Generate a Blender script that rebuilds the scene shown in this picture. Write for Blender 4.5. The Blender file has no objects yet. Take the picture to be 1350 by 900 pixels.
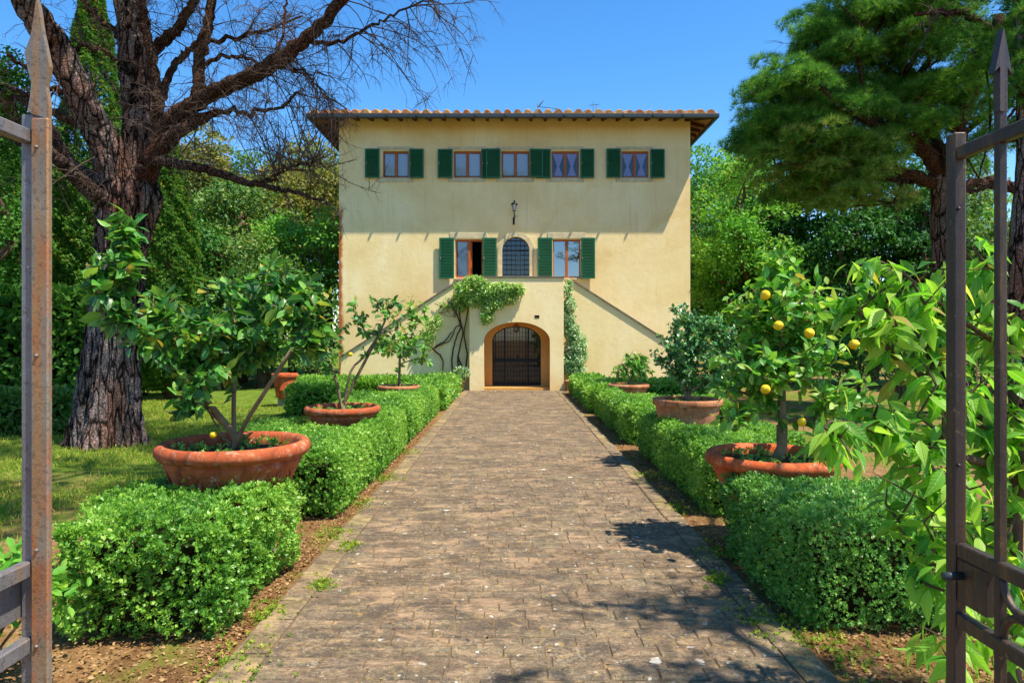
import bpy, math, random
import numpy as np
from mathutils import Vector, Matrix
random.seed(7); RNG = np.random.default_rng(11)
SC = bpy.context.scene
COL = SC.collection
R = math.radians

# ------------------------------------------------------------------ camera
cam_d = bpy.data.cameras.new('camera'); cam = bpy.data.objects.new('camera', cam_d); COL.objects.link(cam)
cam.location = (0, 0, 1.8); cam.rotation_euler = (R(90), 0, 0)
cam_d.sensor_width = 36.0; cam_d.lens = 24.0
cam_d.shift_x = 2/1350; cam_d.shift_y = -6/1350
cam_d.clip_start = 0.05; cam_d.clip_end = 3000
SC.camera = cam
# ------------------------------------------------------------------ light
SUN = Vector((1.41, -0.77, 3.15)).normalized()          # towards the sun
EL = math.asin(SUN.z); AZ = math.atan2(SUN.x, SUN.y)
w = bpy.data.worlds.new('World'); SC.world = w; w.use_nodes = True
nt = w.node_tree; nt.nodes.clear()
sky = nt.nodes.new('ShaderNodeTexSky'); sky.sky_type = 'NISHITA'; sky.sun_disc = False
sky.sun_elevation = EL; sky.sun_rotation = AZ; sky.altitude = 200; sky.air_density = 1.0; sky.dust_density = 0.3; sky.ozone_density = 4.0
hs = nt.nodes.new('ShaderNodeHueSaturation'); hs.inputs['Saturation'].default_value = 1.28; hs.inputs['Value'].default_value = 1.0
bg = nt.nodes.new('ShaderNodeBackground'); bg.inputs['Strength'].default_value = 0.15
wo = nt.nodes.new('ShaderNodeOutputWorld')
nt.links.new(sky.outputs[0], hs.inputs['Color']); nt.links.new(hs.outputs[0], bg.inputs['Color']); nt.links.new(bg.outputs[0], wo.inputs['Surface'])
sd = bpy.data.lights.new('sun', 'SUN'); sd.energy = 5.0; sd.angle = R(0.53); sd.color = (1.0, 0.93, 0.80)
so = bpy.data.objects.new('sun', sd); COL.objects.link(so); so.location = (20, -10, 40)
so.rotation_euler = SUN.to_track_quat('Z', 'Y').to_euler()
vs = SC.view_settings; vs.view_transform = 'Standard'; vs.look = 'None'; vs.gamma = 1.0; vs.exposure = 0.80
vs.use_curve_mapping = False
SC.cycles.max_bounces = 8; SC.cycles.transparent_max_bounces = 12; SC.cycles.use_denoising = True

# ------------------------------------------------------------------ helpers
def PX(x, y, Y):            # photo pixel + depth -> world point (used to read sizes off the photograph)
    return ((x-673)*Y/900.0, Y, 1.8+(444-y)*Y/900.0)
def lin(h):
    h = h.lstrip('#'); o = []
    for i in (0, 2, 4):
        c = int(h[i:i+2], 16)/255.0
        o.append(c/12.92 if c <= .04045 else ((c+.055)/1.055)**2.4)
    return (o[0], o[1], o[2], 1.0)

class Nd:
    def __init__(s, name):
        s.m = bpy.data.materials.new(name); s.m.use_nodes = True; s.t = s.m.node_tree; s.t.nodes.clear()
        s.out = s.t.nodes.new('ShaderNodeOutputMaterial')
    def n(s, typ, props=None, **inp):
        nd = s.t.nodes.new('ShaderNode'+typ)
        for k, v in (props or {}).items(): setattr(nd, k, v)
        for k, v in inp.items():
            k2 = k.replace('_', ' ')
            sk = nd.inputs[int(k[1:])] if (k[0] == 'i' and k[1:].isdigit()) else nd.inputs[k2]
            if hasattr(v, 'is_output') : s.t.links.new(v, sk)
            else: sk.default_value = v
        return nd
    def ramp(s, fac, stops, interp='LINEAR'):
        nd = s.t.nodes.new('ShaderNodeValToRGB'); cr = nd.color_ramp; cr.interpolation = interp
        while len(cr.elements) < len(stops): cr.elements.new(0.5)
        for e, (p, c) in zip(cr.elements, stops):
            e.position = p; e.color = c if len(c) == 4 else (*c, 1)
        s.t.links.new(fac, nd.inputs[0]); return nd.outputs[0]
    def mixc(s, fac, a, b, bt='MIX'):
        nd = s.t.nodes.new('ShaderNodeMix'); nd.data_type = 'RGBA'; nd.blend_type = bt
        for sk, v in ((nd.inputs[0], fac), (nd.inputs[6], a), (nd.inputs[7], b)):
            if hasattr(v, 'is_output'): s.t.links.new(v, sk)
            else: sk.default_value = v
        return nd.outputs[2]
    def math(s, op, a, b=0.0, clamp=False):
        nd = s.t.nodes.new('ShaderNodeMath'); nd.operation = op; nd.use_clamp = clamp
        for sk, v in ((nd.inputs[0], a), (nd.inputs[1], b)):
            if hasattr(v, 'is_output'): s.t.links.new(v, sk)
            else: sk.default_value = v
        return nd.outputs[0]
    def coord(s, scale=(1, 1, 1)):
        g = s.t.nodes.new('ShaderNodeNewGeometry')
        mp = s.t.nodes.new('ShaderNodeMapping'); s.t.links.new(g.outputs['Position'], mp.inputs[0]); mp.inputs['Scale'].default_value = scale
        return mp.outputs[0]
    def noise(s, vec, scale, detail=4, rough=.55, dist=0.0):
        nd = s.n('TexNoise', None, Vector=vec, Scale=scale, Detail=detail, Roughness=rough, Distortion=dist)
        return nd.outputs[0]
    def surf(s, o): s.t.links.new(o, s.out.inputs['Surface'])
    def bsdf(s, color, rough=.8, spec=.3, metal=0.0, bump=None, bstr=.3, bdist=.01, **kw):
        p = s.t.nodes.new('ShaderNodeBsdfPrincipled')
        for k, v in (('Base Color', color), ('Roughness', rough), ('Specular IOR Level', spec), ('Metallic', metal)):
            if hasattr(v, 'is_output'): s.t.links.new(v, p.inputs[k])
            else: p.inputs[k].default_value = v
        if bump is not None:
            b = s.n('Bump', None, Strength=bstr, Distance=bdist, Height=bump); s.t.links.new(b.outputs[0], p.inputs['Normal'])
        return p.outputs[0]

def leaf_mat(name, cols, trans=.35, rough=.5, spec=.35, tcol=None, veins=False):
    """cols: stops dark..light picked by a per-leaf random value"""
    d = Nd(name); a = d.n('Attribute', {'attribute_name': 'rnd'})
    k = len(cols)
    c = d.ramp(a.outputs['Fac'], [(i/(k-1) if k > 1 else 0, lin(x)) for i, x in enumerate(cols)])
    odd = d.ramp(a.outputs['Fac'], [(.955, (0,0,0)), (.975, (.8,.8,.8))]); c = d.mixc(odd, c, lin('#a58a3c'))
    if veins:
        lx = d.n('Attribute', {'attribute_name': 'lx'}).outputs['Fac']; ly = d.n('Attribute', {'attribute_name': 'ly'}).outputs['Fac']
        mid = d.ramp(lx, [(.0, (1,1,1)), (.022, (0,0,0))]); sv = d.math('FRACT', d.math('MULTIPLY', d.math('SUBTRACT', ly, d.math('MULTIPLY', lx, .9)), 8.0))
        sd_ = d.ramp(sv, [(0, (.55,.55,.55)), (.16, (0,0,0)), (.86, (0,0,0)), (1, (.55,.55,.55))])
        c = d.mixc(d.math('MAXIMUM', d.math('MULTIPLY', mid, .8), d.math('MULTIPLY', sd_, .6)), c, d.mixc(.5, c, lin('#cfe08a')))
        c = d.mixc(d.ramp(d.noise(d.coord(), 7, 4), [(.55, (0,0,0)), (.75, (.35,.35,.35))]), c, lin('#9a8a3a'))
        b = d.bsdf(c, rough, spec, bump=d.math('ADD', d.math('MULTIPLY', sd_, -1.0), d.math('MULTIPLY', mid, -1.5)), bstr=.5, bdist=.004)
    else: b = d.bsdf(c, rough, spec)
    t = d.n('BsdfTranslucent', None, Color=d.mixc(1.0, c, tcol or (1.65, 1.5, .75, 1), 'MULTIPLY'))
    mx = d.n('MixShader', None, Fac=trans); d.t.links.new(b, mx.inputs[1]); d.t.links.new(t.outputs[0], mx.inputs[2])
    d.surf(mx.outputs[0]); return d.m

def simple(name, hexc, rough=.6, spec=.3, metal=0.0, var=.15, scale=8, bump=.0, bscale=40):
    d = Nd(name); v = d.coord(); n = d.noise(v, scale, 5)
    c = lin(hexc); lo = tuple(max(0, x*(1-var)) for x in c[:3]); hi = tuple(min(1, x*(1+var)) for x in c[:3])
    col = d.ramp(n, [(.3, lo), (.7, hi)])
    d.surf(d.bsdf(col, rough, spec, metal, bump=(d.noise(v, bscale, 4) if bump else None), bstr=bump)); return d.m

class MB:
    def __init__(s): s.v = []; s.f = []; s.mi = []; s.r = []; s.n = 0; s.m = 0; s.sm = []; s.smooth = False
    def add(s, verts, faces, rnd=None):
        verts = np.asarray(verts, float).reshape(-1, 3); b = s.n
        s.v.append(verts); s.n += len(verts)
        s.r.append(np.full(len(verts), random.random() if rnd is None else rnd) if np.isscalar(rnd) or rnd is None else rnd)
        for f in faces: s.f.append([i+b for i in f])
        s.mi += [s.m]*len(faces); s.sm += [s.smooth]*len(faces)
    def box(s, lo, hi, rot=None, piv=None, bev=0.0, rnd=None):
        x0, y0, z0 = lo; x1, y1, z1 = hi
        if bev <= 0:
            v = np.array([(x0,y0,z0),(x1,y0,z0),(x1,y1,z0),(x0,y1,z0),(x0,y0,z1),(x1,y0,z1),(x1,y1,z1),(x0,y1,z1)], float)
            f = [(0,3,2,1),(4,5,6,7),(0,1,5,4),(1,2,6,5),(2,3,7,6),(3,0,4,7)]
        else:
            b = min(bev, (x1-x0)*.45, (y1-y0)*.45, (z1-z0)*.45)
            bm = __import__('bmesh').new(); import bmesh
            bmesh.ops.create_cube(bm, size=1)
            for q in bm.verts: q.co = Vector(((x0+x1)/2+q.co.x*(x1-x0), (y0+y1)/2+q.co.y*(y1-y0), (z0+z1)/2+q.co.z*(z1-z0)))
            bmesh.ops.bevel(bm, geom=bm.edges[:], offset=b, segments=1, affect='EDGES')
            bm.verts.index_update(); v = np.array([q.co[:] for q in bm.verts]); f = [[q.index for q in g.verts] for g in bm.faces]; bm.free()
        if rot is not None:
            m = np.array(rot); p = np.array(piv if piv is not None else [(x0+x1)/2, (y0+y1)/2, (z0+z1)/2]); v = (v-p) @ m.T + p
        s.add(v, f, rnd)
    def tube(s, pts, rad, sides=8, cap=True, rough=0.0, seed=0, flat=None):
        P = np.asarray(pts, float); n = len(P); rad = np.broadcast_to(np.asarray(rad, float), (n,))
        T = np.gradient(P, axis=0); T /= (np.linalg.norm(T, axis=1)[:, None]+1e-9)
        up = np.array([0, 0, 1.]) if abs(T[0, 2]) < .9 else np.array([1., 0, 0])
        N = np.cross(T[0], up); N /= np.linalg.norm(N)
        a = np.linspace(0, 2*math.pi, sides, endpoint=False); V = []
        for i in range(n):
            N = N-T[i]*np.dot(N, T[i]); N /= (np.linalg.norm(N)+1e-9); B = np.cross(T[i], N)
            rr = rad[i]*(1+(rough*(np.sin(a*3+seed+i*.35)*.5+np.sin(a*7+seed*2+i*.8)*.35+np.sin(a*2-seed+i*.2)*.4) if rough else 0))
            V.append(P[i]+np.outer(np.cos(a)*rr, N)+np.outer(np.sin(a)*rr, B))
        V = np.concatenate(V); F = []
        for i in range(n-1):
            for j in range(sides):
                k = (j+1) % sides; F.append((i*sides+j, i*sides+k, (i+1)*sides+k, (i+1)*sides+j))
        if cap: F.append(tuple(range(sides))[::-1]); F.append(tuple((n-1)*sides+j for j in range(sides)))
        sm = s.smooth; s.smooth = True; s.add(V, F); s.smooth = sm
    def lathe(s, prof, c, sides=32, sx=1, sy=1, wob=0.0, tilt=None):
        a = np.linspace(0, 2*math.pi, sides, endpoint=False); V = []
        for r, z in prof: V.append(np.stack([np.cos(a)*r*sx*(1+wob*np.sin(a*2+1)), np.sin(a)*r*sy, np.full(sides, z)], 1))
        V = np.concatenate(V)
        if tilt is not None: V = V @ np.array(tilt).T
        V = V+np.array(c); F = []; n = len(prof)
        for i in range(n-1):
            for j in range(sides):
                k = (j+1) % sides; F.append((i*sides+j, i*sides+k, (i+1)*sides+k, (i+1)*sides+j))
        sm = s.smooth; s.smooth = True; s.add(V, F); s.smooth = sm
    def prism(s, outline, y0, y1):        # outline in xz, extruded along y
        n = len(outline)
        V = [(x, y0, z) for x, z in outline]+[(x, y1, z) for x, z in outline]
        F = [tuple(range(n)), tuple(range(2*n-1, n-1, -1))]+[(i, i+n, (i+1) % n+n, (i+1) % n) for i in range(n)]
        s.add(V, F)
    def leaves(s, tmpl, P, FR, S, rnd):
        """tmpl=(verts k*3, faces); P n*3; FR n*3*3 columns = axes; S n or n*3"""
        tv, tf = tmpl; n = len(P)
        if n == 0: return
        S = np.asarray(S, float)
        if S.ndim == 1: S = S[:, None]*np.ones(3)
        L = tv[None]*S[:, None, :]
        V = np.einsum('nij,nkj->nki', FR, L)+P[:, None]
        k = len(tv); off = (np.arange(n)*k)
        s.bulk = getattr(s, 'bulk', []); s.bulk.append((V.reshape(-1, 3), [off[:, None]+np.array(f)[None] for f in tf], np.repeat(rnd, k), s.m, k >= 13, (np.tile(np.stack([np.abs(tv[:, 0]), tv[:, 1]], 1), (n, 1)) if k >= 13 else None)))
    def build(s, name, mats, parent=None, loc=None):
        me = bpy.data.meshes.new(name)
        base = np.array(parent['_o'] if (parent is not None and '_o' in parent) else (loc if loc is not None else (0, 0, 0)), float)
        V = list(s.v); Rr = list(s.r); n = s.n
        loops = [np.array([i for f in s.f for i in f], dtype=np.int32)]; tot = [np.array([len(f) for f in s.f], dtype=np.int32)]
        mi = [np.array(s.mi, dtype=np.int32)]; sm = [np.array(s.sm, dtype=bool)]
        LV = [np.zeros((n, 2))]
        for bv, bf, br, bm_, bs_, blv in getattr(s, 'bulk', []):
            V.append(bv); Rr.append(br)
            for fa in bf:
                loops.append((fa+n).reshape(-1).astype(np.int32)); tot.append(np.full(len(fa), fa.shape[1], np.int32))
                mi.append(np.full(len(fa), bm_, np.int32)); sm.append(np.full(len(fa), bs_))
            n += len(bv); LV.append(blv if blv is not None else np.zeros((len(bv), 2)))
        V = np.concatenate(V)-base; loops = np.concatenate(loops); tot = np.concatenate(tot); mi = np.concatenate(mi); sm = np.concatenate(sm)
        me.vertices.add(len(V)); me.vertices.foreach_set('co', V.reshape(-1).astype(np.float32))
        me.loops.add(len(loops)); me.loops.foreach_set('vertex_index', loops)
        me.polygons.add(len(tot)); st = np.concatenate([[0], np.cumsum(tot)[:-1]]).astype(np.int32)
        me.polygons.foreach_set('loop_start', st); me.polygons.foreach_set('loop_total', tot)
        me.polygons.foreach_set('material_index', mi); me.polygons.foreach_set('use_smooth', sm)
        at = me.attributes.new('rnd', 'FLOAT', 'POINT'); at.data.foreach_set('value', np.concatenate(Rr).astype(np.float32))
        LV = np.concatenate(LV)
        if LV.any():
            for q_, nm_ in ((0, 'lx'), (1, 'ly')): at2 = me.attributes.new(nm_, 'FLOAT', 'POINT'); at2.data.foreach_set('value', LV[:, q_].astype(np.float32))
        me.update(calc_edges=True); me.validate()
        for m_ in (mats if isinstance(mats, (list, tuple)) else [mats]): me.materials.append(m_)
        o = bpy.data.objects.new(name, me); COL.objects.link(o)
        if parent is not None:
            o.parent = parent
            if '_o' in parent: o['_o'] = list(parent['_o'])
            else: o['_o'] = list(base)
        else: o.location = base; o['_o'] = list(base)
        return o

def thing(name, label, cat, loc=(0, 0, 0), group=None):
    o = bpy.data.objects.new(name, None); COL.objects.link(o); o.location = loc; o['_o'] = [float(q) for q in loc]
    o.empty_display_size = .2
    return tag(o, label, cat, group)
def tag(o, label, cat, group=None):
    o['label'] = label; o['category'] = cat
    if group: o['group'] = group
    return o
def struct(o, kind='structure'): o['kind'] = kind; return o
def child_at(o, parent):      # nested parts: parent's origin is zero relative to its own parent chain
    return o

def cr(pts, m=6):                                    # catmull-rom with any number of columns
    P = np.asarray(pts, float); P = np.vstack([2*P[0]-P[1], P, 2*P[-1]-P[-2]]); out = []
    for i in range(1, len(P)-2):
        for t in np.linspace(0, 1, m, endpoint=False):
            a, b, c, d = P[i-1], P[i], P[i+1], P[i+2]
            out.append(.5*((2*b)+(-a+c)*t+(2*a-5*b+4*c-d)*t*t+(-a+3*b-3*c+d)*t**3))
    out.append(P[-2]); return np.array(out)

def unit(v): return v/(np.linalg.norm(v, axis=-1, keepdims=True)+1e-9)
def frames(d, upish, roll=None):
    """columns: x = side, y = along leaf, z = normal"""
    y = unit(d); x = unit(np.cross(y, upish)); z = np.cross(x, y)
    if roll is not None:
        c, s_ = np.cos(roll)[:, None], np.sin(roll)[:, None]; x, z = x*c+z*s_, z*c-x*s_
    return np.stack([x, y, z], axis=2)

# leaf templates (length 1 along +y)
T_DIAMOND = (np.array([(0,0,0),(.28,.45,.05),(0,1,0),(-.28,.45,.05)]), [(0,1,2,3)])
T_OVAL = (np.array([(0,0,0),(.22,.25,.05),(.26,.6,.05),(0,1,-.04),(-.26,.6,.05),(-.22,.25,.05)]), [(0,1,2,3),(0,3,4,5)])
def _blade(prof, sagk, cup, n=6):
    V = []; F = []
    for i in range(n+1):
        t = i/n; w_ = np.interp(t, [p[0] for p in prof], [p[1] for p in prof]); z = -sagk*t**2.2
        V += [(-w_, t, z+cup*w_), (0, t, z), (w_, t, z+cup*w_)]
    for i in range(n): a = 3*i; F += [(a, a+1, a+4, a+3), (a+1, a+2, a+5, a+4)]
    return (np.array(V), F)
T_LEAF = _blade([(0,.005),(.12,.13),(.35,.25),(.6,.25),(.82,.14),(1,.004)], .16, .22, 5)
T_LONG = _blade([(0,.005),(.1,.08),(.3,.175),(.5,.19),(.75,.10),(.9,.04),(1,.003)], .34, .25, 6)
T_LEAF0 = (np.array([(0,0,0),(0,.35,-.03),(0,.7,-.05),(0,1,-.14),(.24,.25,.05),(.27,.55,.03),(.16,.82,-.05),(-.24,.25,.05),(-.27,.55,.03),(-.16,.82,-.05)]),
          [(0,4,5,1),(1,5,6,2),(2,6,3),(0,1,8,7),(1,2,9,8),(2,3,9)])
T_LONG0 = (np.array([(0,0,0),(0,.3,0),(0,.65,-.08),(0,1,-.26),(.13,.2,.045),(.2,.5,.0),(.12,.8,-.13),(-.13,.2,.045),(-.2,.5,.0),(-.12,.8,-.13)]),
          [(0,4,5,1),(1,5,6,2),(2,6,3),(0,1,8,7),(1,2,9,8),(2,3,9)])
T_NEEDLE = (np.array([(.035,0,0),(0,1,0),(-.035,0,0)]), [(0,1,2)])
T_TUFT = None
def _tuft(n, sp, wd):
    V = []; F = []
    g = np.random.default_rng(3)
    for i in range(n):
        a = i*2.399; r = sp*math.sqrt((i+.5)/n); d = unit(np.array([math.cos(a)*r, 1.0-.3*r, math.sin(a)*r])); sd_ = unit(np.cross(d, g.normal(size=3)))
        b = len(V); V += [sd_*wd, d*(0.8+.3*g.random()), -sd_*wd]; F.append((b, b+1, b+2))
    return (np.array(V), F)
T_TUFT = _tuft(10, 1.3, .035)
T_SPRIG = None
def _sprig():       # a little shoot of five leaves
    V = []; F = []
    for (a, t, l) in ((0, .0, .62), (2.1, .1, .6), (4.2, .2, .55), (1.0, .35, .5), (3.4, .4, .45)):
        d = unit(np.array([math.cos(a)*.8, .7, math.sin(a)*.8])); sdv = unit(np.cross(d, np.array([0, 1, 0]))); b = len(V); o = np.array([0, t, 0.])
        V += [o, o+d*l*.5+sdv*.17*l/.6, o+d*l, o+d*l*.5-sdv*.17*l/.6]; F.append((b, b+1, b+2, b+3))
    return (np.array(V), F)
T_SPRIG = _sprig()

def skeleton(starts, tips, step=.12, sag=.0, wig=.1, rng=None, up=.0, pathw=.25):
    """starts: list of chains of points (existing limbs); tips: n*3. returns nodes, parents"""
    rng = rng or RNG
    nodes = []; par = []; dist = []
    for ch in starts:
        pr = -1; d0 = 0
        if isinstance(ch, tuple): ch, pr = ch
        for p in ch:
            p = np.array(p, float)
            d0 = 0 if pr < 0 else dist[pr]+np.linalg.norm(p-nodes[pr])
            nodes.append(p); par.append(pr); dist.append(d0); pr = len(nodes)-1
    root = nodes[0]
    order = np.argsort(np.linalg.norm(tips-root, axis=1)); tipids = []
    for ti in order:
        t = tips[ti]; N = np.array(nodes); dd = np.linalg.norm(N-t, axis=1)
        c = dd+pathw*np.array(dist)+np.maximum(0, N[:, 2]-t[2])*.5
        b = int(np.argmin(c)); L = dd[b]; m = max(1, int(L/step)); p0 = nodes[b]; pr = b
        wv = rng.normal(size=3)*wig*L
        for i in range(1, m+1):
            u = i/m; p = p0+(t-p0)*u+wv*math.sin(math.pi*u)*.6+np.array([0, 0, -sag*L*u*(1-u)*2+up*L*u*(1-u)*2])+rng.normal(size=3)*step*wig*.4*(i < m)
            nodes.append(p); par.append(pr); dist.append(dist[pr]+np.linalg.norm(p-nodes[pr])); pr = len(nodes)-1
        tipids.append(pr)
    return np.array(nodes), np.array(par), tipids

def skel_tubes(mb, nodes, par, tipids, rtip, rbase=None, sides=5, power=2.3, rough=0, minr=0):
    n = len(nodes); cnt = np.zeros(n); 
    for t in tipids: cnt[t] += 1
    for i in range(n-1, 0, -1):
        if par[i] >= 0: cnt[par[i]] += cnt[i]
    cnt = np.maximum(cnt, 1)
    r = rtip*cnt**(1/power)
    if rbase: r = r*1.0; r = rtip+(r-rtip)*((rbase-rtip)/(r[0]-rtip+1e-9))
    kids = [[] for _ in range(n)]
    for i in range(n):
        if par[i] >= 0: kids[par[i]].append(i)
    def chain(start, prev):
        ids = [start]; cur = start
        while kids[cur]:
            ks = sorted(kids[cur], key=lambda q: -cnt[q]); 
            for k in ks[1:]: stack.append((k, cur))
            cur = ks[0]; ids.append(cur)
        pts = [nodes[i] for i in ids]; rr = [r[i] for i in ids]
        if prev >= 0: pts = [nodes[prev]]+pts; rr = [min(r[prev], rr[0]*1.15)]+rr
        if len(pts) == 1: return
        rr = np.array(rr); rr[-1] *= .4
        mx = rr.max(); mb.tube(pts, rr, sides=(sides if mx > rtip*2.5 else max(3, sides-2)) + (4 if mx > .05 else 0), cap=False, rough=rough if mx > .03 else 0, seed=start)
    stack = [(i, -1) for i in range(n) if par[i] < 0]
    while stack: chain(*stack.pop())
    return r

def leafy(mb, nodes, par, tipids, tmpl, L, per=8, back=.3, spread=1.0, droop=.2, rng=None, upn=.6, size_var=.3, jit=.02):
    """leaves around the last `back` metres of every twig"""
    rng = rng or RNG; P = []; D = []
    for t in tipids:
        pts = [nodes[t]]; cur = t; acc = 0
        while par[cur] >= 0 and acc < back:
            nx = par[cur]; acc += np.linalg.norm(nodes[cur]-nodes[nx]); pts.append(nodes[nx]); cur = nx
        pts = np.array(pts)
        if len(pts) < 2: pts = np.vstack([pts, pts-[0, 0, .05]])
        seg = np.linalg.norm(np.diff(pts, axis=0), axis=1); cs = np.concatenate([[0], np.cumsum(seg)])
        tdir = unit(pts[0]-pts[1])
        k = max(2, int(per*(.6+.8*rng.random())))
        for j in range(k):
            s_ = min(cs[-1], back)*(j/k)**1.1*.98; q = np.array([np.interp(s_, cs, pts[:, m]) for m in range(3)])
            rv = rng.normal(size=3); rv -= tdir*np.dot(rv, tdir); rv = unit(rv)
            d = tdir*(1-.55*spread*min(1, (j+.6)/k+.4))+rv*spread+np.array([0, 0, -droop])
            P.append(q+rng.normal(size=3)*jit); D.append(d)
    P = np.array(P); D = unit(np.array(D)); n = len(P)
    up = np.array([0, 0, 1.])*upn+rng.normal(size=(n, 3))*.45
    mb.leaves(tmpl, P, frames(D, up), L*(1-size_var+2*size_var*rng.random(n)), rng.random(n))

def inell(c, r, n, rng, shell=0.0):
    d = unit(rng.normal(size=(n, 3))); u = (shell+(1-shell)*rng.random(n))**(1/3. if shell == 0 else 1)
    return np.array(c)+d*np.array(r)*u[:, None]

def crown_clumps(mb, clumps, size, dens, tmpl=T_DIAMOND, rng=None, up=.5, flat=.8, inner=True):
    """clumps: list of (center, radius). leaves on noisy shells"""
    rng = rng or RNG
    for c, r in clumps:
        k = int(dens*r*r/(size*size)); d = unit(rng.normal(size=(k, 3))); d[:, 2] = np.where(d[:, 2] < -.35, -d[:, 2], d[:, 2])
        ph = rng.random(6)*6
        bump = 1+.16*np.sin(d[:, 0]*5+ph[0])*np.sin(d[:, 1]*5+ph[1])+.12*np.sin(d[:, 2]*7+ph[2]+d[:, 0]*4)
        rr = r*bump*(.62+.42*rng.random(k)**.6)
        P = np.array(c)+d*rr[:, None]*np.array([1, 1, flat])
        ld = unit(d*.5+rng.normal(size=(k, 3))*.7+np.array([0, 0, -.1])); un = unit(d*.8+np.array([0, 0, up])+rng.normal(size=(k, 3))*.45)
        base = rng.random()
        mb.leaves(tmpl, P, frames(ld, un), size*(.7+.6*rng.random(k)), np.clip(base*.45+.55*rng.random(k), 0, 1))
# ------------------------------------------------------------------ materials
def m_stucco(name, base, lo, hi, stain=True):
    d = Nd(name); v = d.coord(); vs_ = d.coord((1, 1, .35))
    a = d.noise(v, .55, 6, .6, .4); b = d.noise(vs_, 2.2, 6, .65, .3); f = d.noise(v, 35, 4)
    c = d.ramp(a, [(.32, lin(lo)), (.52, lin(base)), (.72, lin(hi))])
    c = d.mixc(d.ramp(b, [(.42, (0,0,0)), (.75, (.45,.45,.45))]), c, lin(lo))
    c = d.mixc(d.ramp(d.noise(v, 9, 5, .7), [(.55, (0,0,0)), (.8, (.35,.35,.35))]), c, lin(hi))
    if stain:
        sp = d.t.nodes.new('ShaderNodeSeparateXYZ'); g = d.t.nodes.new('ShaderNodeNewGeometry'); d.t.links.new(g.outputs['Position'], sp.inputs[0])
        # bare brick coming through at the left corner
        e = d.math('ADD', sp.outputs[0], d.math('MULTIPLY', d.noise(v, 2.5, 5), .32)); k = d.ramp(d.math('MULTIPLY', d.math('ADD', e, 6.42), 1.0), [(.62, (1,1,1)), (.72, (0,0,0))])
        zz = d.ramp(d.math('MULTIPLY', sp.outputs[2], .1), [(.60, (1,1,1)), (.66, (0,0,0))])
        c = d.mixc(d.math('MULTIPLY', k, zz), c, lin('#b0613a'))
        # damp foot of the wall
        ft = d.ramp(d.math('ADD', sp.outputs[2], d.math('MULTIPLY', a, .9)), [(.55, (.55,.55,.55)), (.95, (0,0,0))])
        c = d.mixc(ft, c, lin('#a08a68'))
        # rain streaks below the eaves and sills
        st = d.noise(d.coord((3.2, 3.2, .12)), 3.0, 5, .7); stm = d.ramp(st, [(.57, (0,0,0)), (.78, (.34,.34,.34))])
        c = d.mixc(stm, c, lin('#b89a72'))
    pv = d.n('TexVoronoi', {'feature': 'F1'}, Vector=d.coord((.55, .55, .8)), Scale=1.0); ps = d.n('SeparateColor', None, Color=pv.outputs['Color']).outputs[0]
    c = d.mixc(d.ramp(ps, [(.72, (0,0,0)), (.8, (.28,.28,.28))]), c, lin(hi))
    ck = d.n('TexNoise', None, Vector=v, Scale=1.6, Detail=7.0, Roughness=.62); ckl = d.math('ABSOLUTE', d.math('SUBTRACT', ck.outputs[0], .5))
    c = d.mixc(d.math('MULTIPLY', d.ramp(ckl, [(0, (.5,.5,.5)), (.0035, (0,0,0))]), d.ramp(a, [(.45, (0,0,0)), (.6, (1,1,1))])), c, lin('#8d7a58'))
    c = d.mixc(d.ramp(d.noise(v, 16, 7, .8), [(.6, (0,0,0)), (.72, (.4,.4,.4))]), c, lin('#b69c6c'))
    h = d.math('ADD', d.math('MULTIPLY', f, .35), d.noise(v, 5, 5, .6))
    d.surf(d.bsdf(c, .92, .12, bump=h, bstr=.35, bdist=.02)); return d.m

M = {}
M['stucco'] = m_stucco('cream_stucco', '#f4dba0', '#e8c98a', '#fae6b4')
M['stucco2'] = m_stucco('cream_stucco_porch', '#f2d9a0', '#e4c386', '#f8e4b2', False)
M['ochre'] = m_stucco('ochre_bounce_plaster', '#d6a058', '#c68f46', '#e0ae6a', False)  # orange of the arch recess holds warm bounced light in its colour
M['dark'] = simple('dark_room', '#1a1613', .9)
M['stone_trim'] = simple('grey_stone_trim', '#c8ba94', .9, .1, var=.18, scale=6, bump=.2)
M['cap'] = simple('dark_stone_coping', '#6b655a', .85, .15, var=.35, scale=5, bump=.3)
M['shutter'] = simple('green_shutter_paint', '#19603f', .5, .35, var=.12, scale=3)
M['wood'] = simple('orange_varnished_wood', '#a85a26', .45, .35, var=.2, scale=6)
M['rafter'] = simple('old_rafter_wood', '#5e3822', .8, .1, var=.3, scale=7)
M['gutter'] = simple('dark_gutter_metal', '#3a4143', .45, .5, .4, var=.1)
M['iron'] = simple('black_iron', '#17181a', .5, .4, .5, var=.2)
M['lace'] = simple('white_lace', '#f4f5fa', .9, .05, var=.08, scale=60)
M['pink'] = simple('lilac_voile', '#dcb6dc', .9, .05, var=.15, scale=20)
M['blueglass'] = None

def m_glass(name, tint, refl=.35):
    d = Nd(name); fr = d.n('Fresnel', None, IOR=1.5); tr = d.n('BsdfTransparent', None, Color=lin(tint)); gl = d.n('BsdfGlossy', None, Color=(1,1,1,1), Roughness=.015)
    v = d.coord(); b = d.n('Bump', None, Strength=.04, Distance=.01, Height=d.noise(v, 1.5, 2)); d.t.links.new(b.outputs[0], gl.inputs['Normal'])
    mx = d.n('MixShader', None, Fac=d.math('ADD', fr.outputs[0], refl, True)); d.t.links.new(tr.outputs[0], mx.inputs[1]); d.t.links.new(gl.outputs[0], mx.inputs[2]); d.surf(mx.outputs[0]); return d.m
M['glass'] = m_glass('window_glass', '#e8eef2', .0)
M['archglass'] = m_glass('arch_window_glass', '#39424a', .03)
M['mirror'] = m_glass('dark_window_glass', '#5a6670', .24)

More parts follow.
